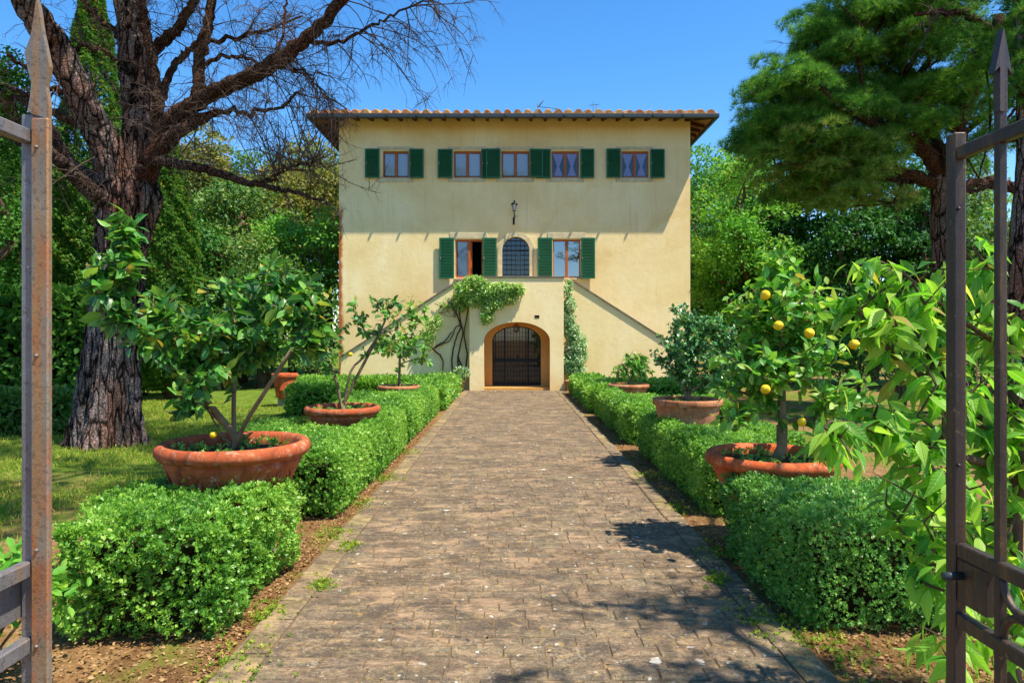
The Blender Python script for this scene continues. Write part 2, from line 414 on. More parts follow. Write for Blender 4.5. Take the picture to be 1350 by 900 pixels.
def m_tile(name, cols, wy=.35):
    d = Nd(name); v = d.coord(); a = d.n('Attribute', {'attribute_name': 'rnd'}).outputs['Fac']
    vor = d.n('TexVoronoi', {'feature': 'F1'}, Vector=d.coord((1/.175, 1/.35, 0.01)), Scale=1.0)
    c = d.ramp(d.n('SeparateColor', None, Color=vor.outputs['Color']).outputs[0], [(i/(len(cols)-1), lin(x)) for i, x in enumerate(cols)])
    c = d.mixc(d.ramp(d.noise(v, 6, 6, .7), [(.5, (0,0,0)), (.7, (.7,.7,.7))]), c, lin('#8f7c5a'))
    d.surf(d.bsdf(c, .9, .1, bump=d.noise(v, 40, 4), bstr=.4)); return d.m
M['rooftile'] = m_tile('clay_roof_tiles', ['#8e5430', '#9e6c3c', '#b08650', '#7c4a2c'])
def m_terra(name, base, lo, hi):
    d = Nd(name); v = d.coord()
    c = d.ramp(d.noise(v, 4, 7, .65, .5), [(.3, lin(lo)), (.5, lin(base)), (.75, lin(hi))])
    c = d.mixc(d.ramp(d.noise(v, 14, 6, .75), [(.54, (0,0,0)), (.66, (.6,.6,.6))]), c, lin('#c2a68a'))
    c = d.mixc(d.ramp(d.noise(d.coord((5, 5, 1)), 2, 6, .7), [(.5, (0,0,0)), (.66, (.7,.7,.7))]), c, lin('#5a3424'))
    c = d.mixc(d.ramp(d.noise(v, 70, 3), [(.6, (0,0,0)), (.7, (.3,.3,.3))]), c, lin('#6a3a24'))
    d.surf(d.bsdf(c, .82, .2, bump=d.math('ADD', d.noise(v, 60, 4), d.noise(v, 8, 4)), bstr=.35, bdist=.008)); return d.m
M['terra'] = m_terra('weathered_terracotta', '#a9532f', '#8d4023', '#be6c42')
M['terra2'] = m_terra('pale_terracotta', '#b4714a', '#9a5836', '#cf9a70')
M['terra3'] = m_terra('bright_terracotta', '#c45a2c', '#ab4a22', '#d36f40')
M['soil'] = simple('pot_soil', '#4d3a28', .95, .05, var=.4, scale=25, bump=.6)
M['plinth'] = simple('rough_plinth_stone', '#8c8474', .9, .1, var=.3, scale=6, bump=.5)
M['bulb'] = simple('frosted_lantern_glass', '#c9cdd2', .3, .5, var=.02)

def m_bark(name, plate, crack, pale, warm='#8a5540', s=1.0, zs=.28, bstr=1.0, sc2=9.0):
    d = Nd(name); v = d.coord((1, 1, zs)); v1 = d.coord()
    def warp(vec, sc_, amt, det):
        nz = d.n('TexNoise', None, Vector=vec, Scale=sc_, Detail=det); k = d.n('VectorMath', {'operation': 'SCALE'}); d.t.links.new(nz.outputs['Color'], k.inputs[0]); k.inputs['Scale'].default_value = amt
        q = d.n('VectorMath', {'operation': 'ADD'}); d.t.links.new(vec, q.inputs[0]); d.t.links.new(k.outputs[0], q.inputs[1]); return q.outputs[0]
    w1 = warp(v, 3.0*s, .26/s**.5, 6.0)
    vo = d.n('TexVoronoi', {'feature': 'DISTANCE_TO_EDGE'}, Vector=w1, Scale=sc2*s); vc = d.n('TexVoronoi', {'feature': 'F1'}, Vector=w1, Scale=sc2*s)
    vo2 = d.n('TexVoronoi', {'feature': 'DISTANCE_TO_EDGE'}, Vector=warp(d.coord((1, 1, .7)), 9.0*s, .12, 5.0), Scale=sc2*s*2.6)
    cc = d.n('SeparateColor', None, Color=vc.outputs['Color']).outputs[0]
    pc = d.ramp(cc, [(0, lin(plate)), (.5, lin(pale)), (.8, lin(plate)), (1, lin(warm))])
    pc = d.mixc(d.ramp(d.noise(v1, 26*s, 8, .75), [(.42, (0,0,0)), (.62, (.85,.85,.85))]), pc, lin(pale))
    pc = d.mixc(d.ramp(d.noise(v, 1.7, 5, .7), [(.45, (0,0,0)), (.6, (.75,.75,.75))]), pc, lin(warm))
    pc = d.mixc(d.ramp(d.noise(v1, 45*s, 6, .8), [(.5, (0,0,0)), (.66, (.8,.8,.8))]), pc, lin(crack))
    c = d.mixc(d.ramp(vo2.outputs[0], [(.02, (.75,.75,.75)), (.14, (0,0,0))]), pc, lin(crack))
    c = d.mixc(d.ramp(vo.outputs[0], [(.03, (1,1,1)), (.13, (0,0,0))]), c, lin(crack))
    h = d.math('ADD', d.math('ADD', d.ramp(vo.outputs[0], [(0, (0,0,0)), (.22, (1,1,1))]), d.math('MULTIPLY', d.ramp(vo2.outputs[0], [(0, (0,0,0)), (.2, (1,1,1))]), .35)), d.math('MULTIPLY', d.noise(v1, 38*s, 8, .75), .7))
    d.surf(d.bsdf(c, .93, .12, bump=h, bstr=bstr, bdist=.035)); return d.m
M['pinebark'] = m_bark('plated_pine_bark', '#6a5850', '#19120f', '#a39692', '#9c6850', 1.0, .17)
M['pinelimb'] = m_bark('pine_limb_bark', '#5c4c44', '#201714', '#85766e', '#6c4634', 2.2, .6, .9)
M['pinered'] = m_bark('red_pine_bark', '#6a4f3e', '#281b16', '#8f7664', '#80492f', 2.2, .6, .9)
M['twig'] = simple('dead_grey_twig', '#5a4b42', .9, .1, var=.3, scale=6)
M['bark'] = simple('brown_bark', '#5a4a3a', .9, .1, var=.35, scale=8, bump=.5)
M['citrusbark'] = simple('citrus_bark', '#76664c', .85, .15, var=.3, scale=12, bump=.4)
M['greenstem'] = simple('green_stem', '#7c8a42', .7, .2, var=.2)
M['vinewood'] = simple('vine_wood', '#5a4636', .9, .1, var=.3, scale=12, bump=.4)
M['hedgewood'] = simple('hedge_inside', '#2b2617', .95, .05, var=.5, scale=14, bump=.8)

M['box'] = leaf_mat('box_leaves', ['#33601f', '#50842b', '#73a53a', '#94bd4c', '#b8d26e'], .34, .4, .4)
M['box_shaded'] = leaf_mat('box_leaves_shaded', ['#2d5e26', '#457e33', '#629a40', '#82b250', '#a6c56a'], .3, .4, .4)  # darker copy of the box leaves, shade of the front right hedge in colour
M['citrus'] = leaf_mat('citrus_leaves', ['#1b5220', '#266628', '#37802c', '#539a36', '#8ab048'], .34, .34, .5, veins=True)
M['citrusy'] = leaf_mat('light_citrus_leaves', ['#2f7420', '#44902a', '#64aa38', '#86ba48', '#b0c85c'], .38, .36, .45, veins=True)
M['citrusd'] = leaf_mat('dark_shrub_leaves', ['#25562a', '#367038', '#4a8844', '#6aa05e', '#98ba86'], .25, .35, .5)
M['peach'] = leaf_mat('fresh_long_leaves', ['#418a1e', '#589f28', '#72b034', '#90c446', '#b6d65e'], .55, .42, .4, veins=True)
M['pine'] = leaf_mat('pine_needles', ['#265620', '#376e28', '#4d8632', '#679a3c', '#88ac4a'], .34, .6, .2)
M['pinebrown'] = leaf_mat('pine_needles_dry', ['#345f24', '#4c7a30', '#68903c', '#86a04c', '#988a54'], .25, .7, .1)
M['maple'] = leaf_mat('bright_tree_leaves', ['#38781f', '#4d8f2a', '#68a438', '#86b648', '#a4c45c'], .38, .5, .3)
M['oak'] = leaf_mat('holm_oak_leaves', ['#2a5019', '#3d6826', '#557b33', '#6e8c40', '#8c9852'], .28, .5, .3)
M['olive'] = leaf_mat('olive_brown_leaves', ['#4c5e26', '#657232', '#80863e', '#9a924a', '#a68450'], .28, .6, .2)
M['cedar'] = leaf_mat('dark_cedar_foliage', ['#1b451a', '#285a22', '#386e2a', '#4c8034', '#64903e'], .28, .55, .25)
M['cypress'] = leaf_mat('cypress_foliage', ['#244e19', '#346421', '#477a2a', '#608e34', '#7c9e42'], .3, .6, .2)
M['yellowg'] = leaf_mat('yellow_green_leaves', ['#6a9a1e', '#8cb428', '#a8c436', '#c0cc48'], .4, .5, .3)
M['vine'] = leaf_mat('climber_leaves', ['#4c8a34', '#6aa244', '#8cb858', '#b4cc7c', '#dfe2b4'], .36, .45, .35)
M['vinedk'] = leaf_mat('jasmine_leaves', ['#3a6f36', '#5a9050', '#82ac70', '#b4cc9c', '#ecf0dc'], .3, .42, .4)
M['grass'] = leaf_mat('grass_blades', ['#5a7a1e', '#6f8f28', '#8aa336', '#a8ac48', '#c0a860'], .35, .6, .2)
M['litter'] = leaf_mat('dry_litter', ['#5a3c24', '#7a5634', '#9a764e', '#b4946a', '#69492f'], .1, .8, .1)

# ------------------------------------------------------------------ ground
def m_ground():
    d = Nd('lawn_ground'); v = d.coord(); g = d.t.nodes.new('ShaderNodeNewGeometry'); sp = d.t.nodes.new('ShaderNodeSeparateXYZ'); d.t.links.new(g.outputs['Position'], sp.inputs[0])
    a = d.noise(v, .55, 6, .62, .5); b = d.noise(v, 3.2, 6, .7); f = d.noise(v, 55, 4, .7)
    grass = d.ramp(b, [(.3, lin('#4a6420')), (.55, lin('#68802c')), (.75, lin('#8c8e42'))])
    dirt = d.ramp(d.noise(v, 9, 6, .7), [(.3, lin('#6c4c32')), (.5, lin('#93704a')), (.72, lin('#b08e66'))])
    near = d.ramp(d.math('MULTIPLY', sp.outputs[1], .05), [(.18, (.34,.34,.34)), (.55, (.0,.0,.0))])
    right = d.ramp(d.math('ADD', d.math('MULTIPLY', sp.outputs[0], .1), .2), [(.3, (0,0,0)), (.45, (.16,.16,.16))])
    k = d.math('ADD', d.math('ADD', d.math('ADD', d.math('MULTIPLY', a, .75), d.math('MULTIPLY', b, .3)), near), right)
    dm = d.ramp(k, [(.62, (0,0,0)), (.78, (1,1,1))])
    c = d.mixc(dm, grass, dirt); c = d.mixc(d.ramp(f, [(.4, (.35,.35,.35)), (.6, (0,0,0))]), c, lin('#3e3a1c'))
    d.surf(d.bsdf(c, .95, .05, bump=d.math('ADD', f, d.math('MULTIPLY', b, 2.0)), bstr=.7, bdist=.03)); return d.m
def m_earth():
    d = Nd('bare_earth'); v = d.coord(); f = d.noise(v, 60, 5, .75); b = d.noise(v, 7, 6, .7)
    c = d.ramp(b, [(.3, lin('#6f5034')), (.5, lin('#957049')), (.7, lin('#b39066'))])
    c = d.mixc(d.ramp(f, [(.42, (.55,.55,.55)), (.6, (0,0,0))]), c, lin('#5a3a22'))
    c = d.mixc(d.ramp(d.noise(v, 2.2, 5), [(.52, (0,0,0)), (.68, (.6,.6,.6))]), c, lin('#7d8a34'))
    d.surf(d.bsdf(c, .95, .05, bump=d.math('ADD', f, b), bstr=.9, bdist=.03)); return d.m
M['ground'] = m_ground(); M['earth'] = m_earth()
g = MB()
n = 90; xs = np.concatenate([[-900, -300, -100], np.linspace(-40, 40, n), [100, 300, 900]]); ys = np.concatenate([[-300, -60], np.linspace(-8, 60, 110), [120, 300, 1200]])
V = np.array([(x, y, (.018*math.sin(x*.9+y*.35)+.012*math.sin(y*1.3-x*.4) if (abs(x) > 3.4 and abs(x) < 60) else 0) - (.012 if abs(x) < 2.9 else 0)) for y in ys for x in xs])
nx = len(xs); g.smooth = True
g.add(V, [(j*nx+i, j*nx+i+1, (j+1)*nx+i+1, (j+1)*nx+i) for j in range(len(ys)-1) for i in range(nx-1)]); g.smooth = False
o = g.build('lawn_ground', M['ground']); struct(o)
for (x0, x1, nm) in ((-2.1, -1.45, 'soil_strip'), (1.6, 2.3, 'soil_strip')):
    g = MB(); k = 160; yy = np.linspace(.2, 22.3, k); rr = np.random.default_rng(int(x1*10)+50)
    L = []; 
    for y in yy:
        jo = rr.normal()*.03
        if x0 < 0: L.append([(x0-.1+jo, y, .006), (x0+.25, y, .016+rr.random()*.01), (x1, y, .004)])
        else: L.append([(x0, y, .004), (x0+.3, y, .016+rr.random()*.01), (x1+.1+jo, y, .006)])
    V = [p for q in L for p in q]; g.smooth = True
    g.add(V, [(3*i+j, 3*i+j+1, 3*i+j+4, 3*i+j+3) for i in range(k-1) for j in range(2)])
    o = g.build(nm, M['earth']); struct(o)

# ------------------------------------------------------------------ paved path, every slab modelled
def m_paving(name, yellow=.0):
    d = Nd(name); v = d.coord(); a = d.n('Attribute', {'attribute_name': 'rnd'}).outputs['Fac']
    c = d.ramp(a, [(0, (.15,.12,.085)), (.25, (.19,.15,.085)), (.45, (.22,.165,.10)), (.65, (.175,.13,.09)), (.82, (.23,.16,.095)), (.93, (.20,.155,.095)), (1, (.13,.105,.08))])
    va = d.coord((.8, 1.3, 1))
    c = d.mixc(d.ramp(d.noise(va, 2.3, 7, .68, .6), [(.44, (0,0,0)), (.58, (.7,.7,.7))]), c, (.08,.064,.05,1))
    c = d.mixc(d.ramp(d.noise(va, 5.5, 8, .75, .3), [(.5, (0,0,0)), (.6, (.75,.75,.75))]), c, (.35,.235,.135,1))
    c = d.mixc(d.ramp(d.noise(va, 1.1, 6, .7), [(.5, (0,0,0)), (.68, (.45,.45,.45))]), c, (.18,.11,.06,1))
    # ochre and grey lichen crusts, with ragged edges
    c = d.mixc(d.ramp(d.noise(v, 9, 8, .8, 1.2), [(.6, (0,0,0)), (.66, (.75,.75,.75))]), c, (.24,.155,.035,1) if not yellow else (.19,.14,.035,1))
    c = d.mixc(d.ramp(d.noise(d.coord((1.2, 1, 1)), 22, 7, .8, .8), [(.56, (0,0,0)), (.64, (.85,.85,.85))]), c, (.42,.36,.25,1))
    c = d.mixc(d.ramp(d.noise(v, 48, 6, .8), [(.51, (0,0,0)), (.62, (.8,.8,.8))]), c, (.042,.032,.025,1))
    c = d.mixc(d.ramp(d.noise(d.coord((1, 2.6, 1)), 16, 8, .8, .4), [(.52, (0,0,0)), (.62, (.6,.6,.6))]), c, (.065,.048,.036,1))
    dist = d.n('VectorMath', {'operation': 'ADD'}); nz = d.n('TexNoise', None, Vector=v, Scale=14.0, Detail=4.0); sc = d.n('VectorMath', {'operation': 'SCALE'})
    d.t.links.new(nz.outputs['Color'], sc.inputs[0]); sc.inputs['Scale'].default_value = .09; d.t.links.new(v, dist.inputs[0]); d.t.links.new(sc.outputs[0], dist.inputs[1])
    for s_, lo_, hi_, pick in ((2.6, .045, .065, .35), (6.5, .06, .11, .4), (13.0, .08, .16, .2)):
        vo = d.n('TexVoronoi', {'feature': 'F1'}, Vector=dist.outputs[0], Scale=s_, Randomness=1.0); cs = d.n('SeparateColor', None, Color=vo.outputs['Color'])
        m1 = d.ramp(d.math('SUBTRACT', vo.outputs['Distance'], d.math('MULTIPLY', cs.outputs[1], .05)), [(lo_, (1,1,1)), (hi_, (0,0,0))]); m2 = d.math('LESS_THAN', cs.outputs[0], pick)
        c = d.mixc(d.math('MULTIPLY', d.math('MULTIPLY', m1, m2), .8), c, (.68,.64,.55,1))
    if yellow: c = d.mixc(d.ramp(d.noise(v, 1.7, 6, .7), [(.45, (0,0,0)), (.6, (.7,.7,.7))]), c, (.34,.26,.105,1))
    fine = d.noise(d.coord((1, 1.5, 1)), 34, 6, .85, .5)
    c = d.mixc(d.ramp(fine, [(.34, (.7,.7,.7)), (.44, (0,0,0))]), c, (.035,.024,.018,1))
    c = d.mixc(d.ramp(fine, [(.56, (0,0,0)), (.67, (.75,.75,.75))]), c, (.60,.46,.29,1))
    c = d.mixc(d.ramp(d.noise(d.coord((.7, 1.5, 1)), 3.3, 8, .78, .8), [(.47, (0,0,0)), (.56, (.6,.6,.6))]), c, (.08,.056,.04,1))
    c = d.mixc(d.ramp(d.noise(d.coord((.8, 1.7, 1.3)), 2.7, 8, .78, .8), [(.52, (0,0,0)), (.62, (.55,.55,.55))]), c, (.43,.275,.155,1))
    c = d.mixc(d.ramp(d.noise(v, 11, 7, .8, 1.5), [(.56, (0,0,0)), (.64, (.6,.6,.6))]), c, (.44,.28,.085,1))
    c = d.mixc(d.ramp(d.noise(d.coord((1, 1.3, 1.1)), 8, 7, .8, 1.5), [(.58, (0,0,0)), (.66, (.55,.55,.55))]), c, (.44,.27,.165,1))
    h = d.math('ADD', d.math('MULTIPLY', d.noise(v, 45, 6, .75), .6), d.noise(v, 9, 6, .7))
    d.surf(d.bsdf(c, .9, .15, bump=h, bstr=.75, bdist=.012)); return d.m
M['paving'] = m_paving('worn_brick_paving'); M['edge'] = m_paving('mossy_edge_stone', 1)
M['joint'] = simple('joint_dirt', '#6b5a44', .95, .05, var=.35, scale=12, bump=.8, bscale=60)

def slab(mb, x0, x1, y0, y1, z, b=.012, rr=None):
    rr = rr or random
    t = [(rr.random()-.5)*.006 for _ in range(4)]; j = [(rr.random()-.5)*.009 for _ in range(8)]
    V = [(x0+j[0], y0+j[1], -.01), (x1+j[2], y0+j[3], -.01), (x1+j[4], y1+j[5], -.01), (x0+j[6], y1+j[7], -.01)]
    V += [(V[0][0]+.002, V[0][1]+.002, z-.008+t[0]), (V[1][0]-.002, V[1][1]+.002, z-.008+t[1]), (V[2][0]-.002, V[2][1]-.002, z-.008+t[2]), (V[3][0]+.002, V[3][1]-.002, z-.008+t[3])]
    V += [(V[4][0]+b, V[4][1]+b, z+t[0]), (V[5][0]-b, V[5][1]+b, z+t[1]), (V[6][0]-b, V[6][1]-b, z+t[2]), (V[7][0]+b, V[7][1]-b, z+t[3])]
    F = [(0,1,5,4),(1,2,6,5),(2,3,7,6),(3,0,4,7),(4,5,9,8),(5,6,10,9),(6,7,11,10),(7,4,8,11),(8,9,10,11)]
    mb.add(V, F)
g = MB(); y = .6
while y < 22.45:
    h = .1+.045*random.random(); x = -1.36-.0*random.random()
    while x < 1.52-.05:
        wdt = .18+.2*random.random(); x1 = min(1.52, x+wdt)
        if 1.52-x1 < .12: x1 = 1.52
        slab(g, x, x1-.001, y, y+h-.003, .019+.004*random.random(), .006); x = x1
    y += h
o = g.build('path', M['paving']); struct(o)
g = MB(); g.add([(-1.56, .3, .015), (1.7, .3, .015), (1.7, 22.5, .015), (-1.56, 22.5, .015)], [(0, 1, 2, 3)]); struct(g.build('path_bed', M['joint']))
g = MB()
for xa, xb in ((-1.555, -1.365), (1.525, 1.7)):
    y = .6
    while y < 22.4:
        L = .28+.3*random.random(); slab(g, xa+random.uniform(-.012, .012), xb, y, min(22.45, y+L)-.008, .026+.008*random.random(), .016); y += L
struct(g.build('path_edging', M['edge']))

# ------------------------------------------------------------------ villa
FY, PY, SY = 24.0, 22.5, 23.1                      # facade, porch front, stair walls
WX0, WX1, WTOP = -6.03, 6.32, 9.52
villa = thing('villa', 'cream stucco villa with green shutters and tiled roof at the end of the path', 'villa', (0.145, FY, 0))

def wall_open(mb, x0, x1, z0, z1, y, ops, depth, reveal_mi=None, arcn=20):
    xs = sorted({x0, x1, *[o[0] for o in ops], *[o[1] for o in ops]}); zs = sorted({z0, z1, *[o[2] for o in ops], *[o[3] for o in ops]})
    for i in range(len(xs)-1):
        for j in range(len(zs)-1):
            cx, cz = (xs[i]+xs[i+1])/2, (zs[j]+zs[j+1])/2
            if any(o[0] < cx < o[1] and o[2] < cz < o[3] for o in ops): continue
            mb.add([(xs[i], y, zs[j]), (xs[i+1], y, zs[j]), (xs[i+1], y, zs[j+1]), (xs[i], y, zs[j+1])], [(0, 1, 2, 3)])
    for o_ in ops:
        a, b, c, t = o_[:4]; bh = o_[4] if len(o_) > 4 else 0; dp = o_[5] if len(o_) > 5 else depth
        out = outline(a, b, c, t, bh, arcn)
        if bh:
            top = out[2:-1] if False else [p for p in out if p[1] >= t-bh-1e-6]
            for p, q in zip(top[:-1], top[1:]):
                mb.add([(p[0], y, p[1]), (p[0], y, t), (q[0], y, t), (q[0], y, q[1])], [(0, 1, 2, 3)])
        if dp:
            sv = mb.m
            if reveal_mi is not None: mb.m = reveal_mi
            m_ = len(out); V = [(p[0], y, p[1]) for p in out]+[(p[0], y+dp, p[1]) for p in out]
            mb.add(V, [(i, (i+1) % m_, (i+1) % m_+m_, i+m_) for i in range(m_)]); mb.m = sv
def outline(a, b, c, t, bh, arcn=20):
    if not bh: return [(a, c), (b, c), (b, t), (a, t)]
    cx, rx = (a+b)/2, (b-a)/2
    return [(a, c), (b, c)]+[(cx+rx*math.cos(u), t-bh+bh*math.sin(u)) for u in np.linspace(0, math.pi, arcn+1)]
wx = lambda x: (x-673)/37.5
wz = lambda y: 1.8+(444-y)/37.5
top_w = [(504.5, 539), (598, 634.5), (661, 698), (727, 763.5), (819, 855.5)]
ops = [(wx(a), wx(b), wz(234.5), wz(199), 0, .16) for a, b in top_w]
low_w = [(600, 636.5), (729, 765.5)]
ops += [(wx(a), wx(b), wz(366.5), wz(315.5), 0, .16) for a, b in low_w]
AW = (wx(662), wx(698), wz(367), wz(312), .48, .22)
ops.append(AW)
g = MB()
wall_open(g, WX0, WX1, -.05, WTOP, FY, ops, .16)
B = 36.0
g.add([(WX0, FY, -.05), (WX0, FY, WTOP), (WX0, B, WTOP), (WX0, B, -.05)], [(0, 1, 2, 3)]); g.add([(WX1, FY, -.05), (WX1, B, -.05), (WX1, B, WTOP), (WX1, FY, WTOP)], [(0, 1, 2, 3)])
g.add([(WX0, B, -.05), (WX0, B, WTOP), (WX1, B, WTOP), (WX1, B, -.05)], [(0, 1, 2, 3)])
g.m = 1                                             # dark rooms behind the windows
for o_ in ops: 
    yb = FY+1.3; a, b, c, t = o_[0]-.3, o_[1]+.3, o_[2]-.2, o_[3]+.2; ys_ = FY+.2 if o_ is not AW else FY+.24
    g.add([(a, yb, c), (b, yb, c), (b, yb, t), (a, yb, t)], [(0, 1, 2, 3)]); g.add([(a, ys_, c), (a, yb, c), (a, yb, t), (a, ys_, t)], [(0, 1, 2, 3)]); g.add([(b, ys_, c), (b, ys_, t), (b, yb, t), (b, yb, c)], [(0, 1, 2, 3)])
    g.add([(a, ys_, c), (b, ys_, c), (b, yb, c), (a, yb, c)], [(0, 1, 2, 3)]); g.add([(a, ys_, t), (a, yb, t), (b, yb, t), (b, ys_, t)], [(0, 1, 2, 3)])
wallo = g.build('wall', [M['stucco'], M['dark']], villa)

# roof: corrugated clay tiles on a hip roof
EX0, EX1, EY0, EY1, EZ, SL = -6.83, 6.98, 23.2, 36.8, 9.34, .26
def hip(x, y): return min(x-EX0, EX1-x, (y-EY0), EY1-y)
g = MB(); xs = np.arange(EX0-.06, EX1+.061, .0345); ys = np.concatenate([np.arange(EY0-.1, EY0+2, .07), np.arange(EY0+2, EY1+.1, .14)])
V = []
for y in ys:
    for x in xs:
        d_ = [x-EX0, EX1-x, y-EY0, EY1-y]; k = int(np.argmin(d_)); dd = d_[k]; u = x if k > 1 else y
        cseg = (dd+.1) % .36/.36
        per = .345; ph = (u-EX0) / per; fr = ph-math.floor(ph)
        arch = math.sqrt(max(0, 1-((fr-.5)/.36)**2)) if abs(fr-.5) < .36 else 0
        wob = .012*math.sin(math.floor(ph)*12.9)+.01*math.sin(math.floor((dd+.1)/.36)*7.3+math.floor(ph)*3)
        V.append((x, y, EZ+.05+dd*SL+arch*.12+(1-cseg)*.025+wob))
nx = len(xs); F = [(j*nx+i, j*nx+i+1, (j+1)*nx+i+1, (j+1)*nx+i) for j in range(len(ys)-1) for i in range(nx-1)]
g.smooth = True; g.add(V, F)
V2 = np.array(V).reshape(len(ys), nx, 3)                # drip edge all round
for edge in (V2[0], V2[-1], V2[:, 0], V2[:, -1]):
    lo = edge.copy(); lo[:, 2] = EZ+.0; E = np.concatenate([edge, lo]); q = len(edge); g.add(E, [(i, i+1, i+1+q, i+q) for i in range(q-1)])
g.smooth = False
roof = g.build('roof', M['rooftile'], villa)
# soffit of clay planks under the eaves
g = MB(); zi = lambda d_: EZ-.02+d_*SL
ow = .9
for P in ([(EX0, EY0), (EX1, EY0), (EX1-ow, EY0+ow), (EX0+ow, EY0+ow)], [(EX0, EY0), (EX0+ow, EY0+ow), (EX0+ow, EY1-ow), (EX0, EY1)], [(EX1, EY0), (EX1, EY1), (EX1-ow, EY1-ow), (EX1-ow, EY0+ow)]):
    g.add([(x, y, zi(hip(x, y))) for x, y in P], [(0, 1, 2, 3)])
d = Nd('clay_soffit'); v = d.coord(); br = d.n('TexBrick', None, Vector=d.coord((1, 1, 0)), Scale=3.2, Color1=lin('#b4714c'), Color2=lin('#a05f3e'), Mortar=lin('#7d6652')); br.inputs['Mortar Size'].default_value = .03
d.surf(d.bsdf(d.mixc(d.ramp(d.noise(v, 5, 4), [(.4, (0,0,0)), (.7, (.5,.5,.5))]), br.outputs[0], lin('#c48c62')), .9, .1)); M['soffit'] = d.m
g.build('soffit', M['soffit'], villa)
def rafter(p0, p1):
    mb = MB(); p0 = np.array(p0); p1 = np.array(p1); d_ = unit(p1-p0); s_ = unit(np.cross(d_, [0, 0, 1]))*.045; u_ = np.array([0, 0, -.16])
    V = [p0-s_, p0+s_, p1+s_, p1-s_, p0-s_+u_*.7, p0+s_+u_*.7, p1+s_+u_, p1-s_+u_]
    mb.add(V, [(0,1,2,3),(4,7,6,5),(0,4,5,1),(1,5,6,2),(2,6,7,3),(3,7,4,0)]); mb.build('rafter', M['rafter'], villa)
x = -5.85
while x < 6.3: rafter((x, EY0+.08, zi(.08)-.003), (x, EY0+.86, zi(.86)-.003)); x += .505
y = 24.3
while y < 35.8:
    rafter((EX0+.08, y, zi(.08)-.003), (EX0+.86, y, zi(.86)-.003)); rafter((EX1-.08, y, zi(.08)-.003), (EX1-.86, y, zi(.86)-.003)); y += .56
for sx, xe in ((1, EX0), (-1, EX1)): rafter((xe+sx*.1, EY0+.1, zi(.1)-.004), (xe+sx*.85, EY0+.85, zi(.85)-.004))
g = MB()
g.box((EX0-.09, EY0-.13, EZ-.13), (EX1+.09, EY0-.0, EZ+.02), bev=.02)
g.build('gutter', M['gutter'], villa)
for xe in ((EX0-.1, EX0-.01), (EX1+.01, EX1+.1)):
    g = MB(); g.box((xe[0], EY0+.004, EZ-.12), (xe[1], EY1, EZ+.015), bev=.02); g.build('gutter', M['gutter'], villa)
for i in range(13):
    xb = -6.2+i*1.0; g = MB(); g.box((xb, EY0-.2, EZ-.1), (xb+.05, EY0-.13, EZ-.02)); g.build('gutter_bracket', M['gutter'], villa)

# windows
def shutter(parent, x0, x1, z0, z1, y, ang=0.0, hinge=None):
    mb = MB(); t = .035; b = .055
    mb.box((x0, y-t, z0), (x0+b, y, z1), bev=.004); mb.box((x1-b, y-t, z0), (x1, y, z1), bev=.004)
    mb.box((x0+b, y-t+.001, z1-b), (x1-b, y-.001, z1)); mb.box((x0+b, y-t+.001, z0), (x1-b, y-.001, z0+b)); 
    n_ = int((z1-z0-2*b)/.052); st = (z1-z0-2*b)/n_; rm = Matrix.Rotation(R(38), 3, 'X')
    for i in range(n_):
        zc = z0+b+(i+.5)*st; mb.box((x0+b, y-t/2-.024, zc-.004), (x1-b, y-t/2+.024, zc+.004), rot=rm)
    mb.box((x0+b, y-.004, z0+b), (x1-b, y-.002, z1-b))
    if ang:
        m_ = np.array(Matrix.Rotation(R(ang), 3, 'Z')); p = np.array([hinge, y, 0.])
        mb.v = [(v_-p) @ m_.T+p for v_ in mb.v]
    o = mb.build('shutter', M['shutter'], parent)
    h = MB(); hx = x1-.07 if hinge is not None and abs(hinge-x0) > .01 else x0+.03
    h.box((hx, y-t-.02, (z0+z1)/2-.03), (hx+.035, y-t-.001, (z0+z1)/2+.03))
    if ang: h.v = [(v_-p) @ m_.T+p for v_ in h.v]
    h.build('latch', M['plinth'], o)
    return o
